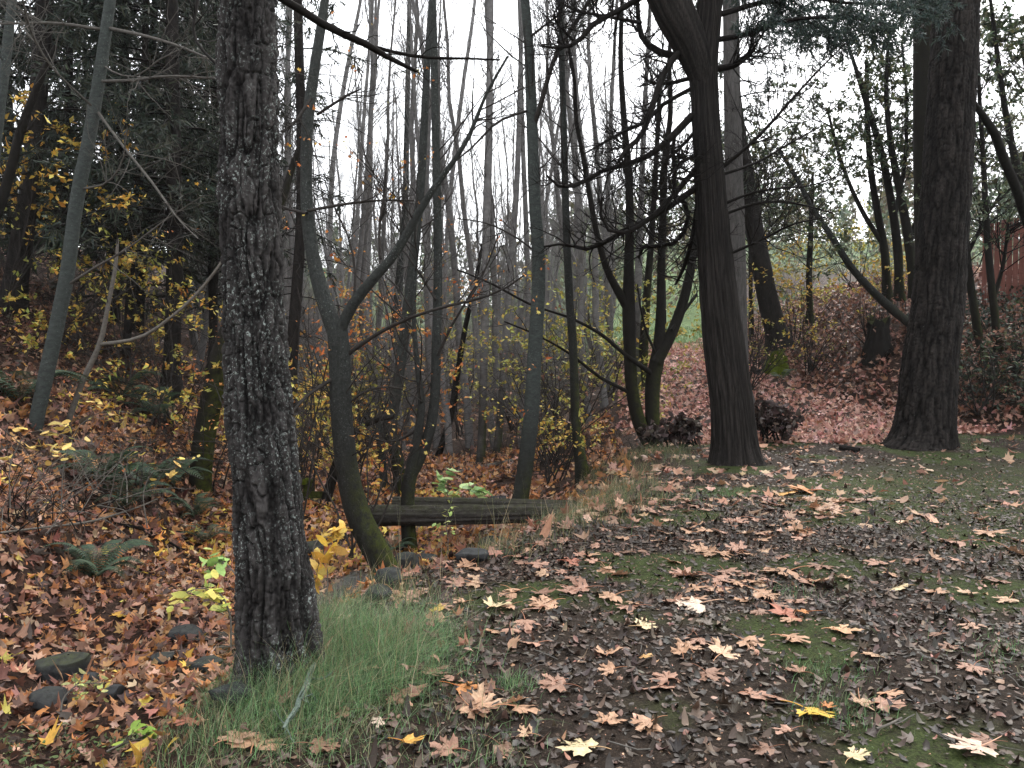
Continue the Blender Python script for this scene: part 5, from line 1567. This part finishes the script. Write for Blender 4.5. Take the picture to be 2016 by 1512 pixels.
HERO = [
    (1155, 1483, 92, CREAM, "pale cream-yellow maple leaf lying flat at the very front, centre of the mud"),
    (1930, 1482, 92, (.68, .48, .36), "large pale tan deeply lobed leaf in the right front corner"),
    (1590, 1408, 84, YEL, "bright yellow maple leaf beside a small green tuft at the front"),
    (1628, 1402, 46, ORG, "orange half-leaf touching the bright yellow one"),
    (1478, 1378, 80, PNK, "broad pink-tan leaf, left of an overlapping pair behind the yellow leaf"),
    (1530, 1385, 58, PNK, "smaller pink-tan leaf overlapping its broad neighbour behind the yellow leaf"),
    (1280, 1434, 68, TANC, "tan star-shaped leaf alone on dark mud near the front"),
    (1555, 1450, 52, PNK, "dull pink leaf just below the bright yellow one"),
    (1016, 1402, 84, TANC, "large tan leaf with sharp lobes right of the green tuft's edge"),
    (925, 1402, 78, TANC, "curled tan leaf left of the large sharp-lobed one"),
    (906, 1362, 64, ORG, "orange pointed leaf behind the curled tan one"),
    (965, 1368, 52, BRN, "folded brown leaf between the orange and the large tan one"),
    (790, 1372, 84, BRN, "big crumpled brown leaf at the grass clump's right side"),
    (840, 1332, 74, BRN, "dark brown curled leaf behind the crumpled one"),
    (500, 1478, 110, TANC, "wide tan leaf lying in the front grass below the furrowed fir"),
    (452, 1470, 74, (.5, .3, .2), "tan-brown leaf overlapping the wide one in the front grass"),
    (622, 1478, 72, BRN, "brown curled leaf standing up in the front grass"),
    (800, 1472, 72, (.66, .36, .08), "orange-yellow leaf pointing right in the front grass"),
    (380, 1428, 52, RED, "red maple leaf on litter below the furrowed fir"),
    (682, 1412, 48, BRN, "upright brown leaf beside the grass clump"),
    (750, 1430, 34, (.62, .47, .36), "small cream heart-shaped leaf near the crumpled brown ones"),
    (975, 1202, 58, CREAM, "cream leaf on the shelf edge among straw"),
    (1375, 1196, 80, (.72, .55, .42), "pale peach leaf in the middle of the path, brightest there"),
    (1265, 1241, 54, CREAM, "thin cream leaf seen edge-on in the dark mud"),
    (1245, 1202, 60, PNK, "pinkish leaf just above the thin cream one"),
    (1325, 1192, 60, PNK, "dull pink leaf left of the pale peach one"),
    (1548, 1218, 74, RED, "red-brown leaf with one orange lobe in mid path"),
    (1585, 1213, 42, ORG, "orange lobe-shaped leaf against the red-brown one"),
    (1552, 1263, 70, TANC, "tan leaf below the red-brown one in mid path"),
    (1652, 1250, 66, (.62, .36, .2), "orange-tan leaf on the moss strip"),
    (1497, 1174, 68, TANC, "flat tan leaf above the red-brown one"),
    (1606, 1152, 62, TANC, "tan leaf pointing right, beyond the moss strip"),
    (1555, 1130, 84, TANC, "wide flat tan leaf with pale stalk, farther up the path"),
    (1776, 1163, 52, CREAM, "small cream leaf on the right side of the mud"),
    (1842, 1172, 46, TANC, "small tan leaf right of the cream one"),
    (1352, 1140, 62, PNK, "pink leaf on the heap in mid path"),
    (1410, 1145, 64, PNK, "pink-tan leaf leaning on its neighbour in the mid path heap"),
    (1370, 1162, 56, TANC, "tan leaf under the two pink ones of the heap"),
    (1120, 1112, 56, RED, "reddish crumpled leaf at the shelf edge before the central alder"),
    (1150, 1165, 60, PNK, "pink leaf in the shelf edge litter"),
    (1210, 1180, 62, TANC, "tan leaf with orange tip at the shelf edge"),
    (1588, 970, 64, ORG, "bright orange-brown leaf heaped on the path before the cedar"),
    (1550, 975, 44, (.62, .32, .08), "orange leaf beside the heaped bright one"),
    (1680, 1503, 50, CREAM, "yellow-cream leaf cut by the lower edge"),
    (1090, 1352, 46, PNK, "small pink leaf right of the little green tuft"),
    (1205, 1328, 52, TANC, "half-curled tan leaf on bare mud left of centre"),
    (1268, 1303, 34, (.62, .36, .14), "tiny orange leaf on bare mud"),
    (790, 1136, 44, RED, "red-orange leaf resting on the grey boulder"),
    (860, 1208, 36, (.65, .42, .08), "small yellow leaf at the far side of the grass clump"),
    (145, 1213, 28, YEL, "bright yellow leaf on rust litter above the big stone"),
    (233, 1216, 28, YEL, "bright yellow leaf right of its twin on rust litter"),
    (1945, 1052, 70, TANC, "tan leaf on the mossy right side of the path"),
    (1890, 1072, 66, PNK, "pink-tan leaf beside the mossy strip at the right"),
    (1995, 1092, 56, TANC, "tan leaf at the right edge on moss"),
    (1730, 1115, 44, PNK, "small pink leaf alone on mud right of the wide flat one"),
    (1850, 1256, 40, BRN, "rust-brown leaf half hidden in the right side grass"),
    (1910, 1236, 50, (.45, .27, .18), "brown-tan leaf above the rusty one at the right"),
]
for px, py, wpx, col, lab in HERO:
    q = hit(px, py)
    s = wpx * q[1] / F / 1.45
    fallen_leaf(q, s, col, lab, None, .11, None, .025)
cols = [(TANC, "tan"), (PNK, "pinkish"), (BRN, "brown"), ((.5, .32, .2), "pale")]
placed = 0
while placed < 232:
    px = rng.uniform(640, 2016); py = 985 + 500 * rng.random() ** 1.9
    q = hit(px, py)
    if q[0] < Xe(q[1]) - .25 or q[1] > 11: continue
    ed = q[0] - Xe(q[1])
    if rng.random() > (1.0 if ed < 2.4 and q[1] > 4.6 else .16): continue
    c, nm = cols[rng.choice(4, p=[.42, .3, .13, .15])]
    v = rng.normal(1, .1)
    fallen_leaf(q, rng.uniform(.07, .13), [a * v for a in c], f"{nm} dry maple leaf lying among many like it on the dark path", f"{nm} maple leaves strewn over the path", .13, None, .018)
    placed += 1
# ------------------------------------------------------------------ thin autumn haze in the valley air
hz = MB()
hx0, hx1, hy0, hy1, hz0, hz1 = gx[0] - 5, gx[-1] + 5, gy[0] - 5, gy[-1] + 5, float(Z_.min()) - 1.5, float(Z_.max()) + 30
v8 = np.array([[a, b_, c_] for a in (hx0, hx1) for b_ in (hy0, hy1) for c_ in (hz0, hz1)])
hz.add(v8, np.array([[0, 1, 3, 2], [4, 6, 7, 5], [0, 4, 5, 1], [2, 3, 7, 6], [0, 2, 6, 4], [1, 5, 7, 3]]))
m = bpy.data.materials.new("haze"); m.use_nodes = True
t = m.node_tree; t.nodes.clear()
ov = t.nodes.new("ShaderNodeOutputMaterial"); pv = t.nodes.new("ShaderNodeVolumePrincipled")
pv.inputs["Color"].default_value = (.9, .93, .96, 1)
pv.inputs["Density"].default_value = 0.0003
pv.inputs["Anisotropy"].default_value = 0.2
t.links.new(pv.outputs[0], ov.inputs["Volume"])
o = hz.build("haze", m, smooth=False); o["kind"] = "stuff"; tag(o, "thin pale haze hanging in the valley air", "haze")
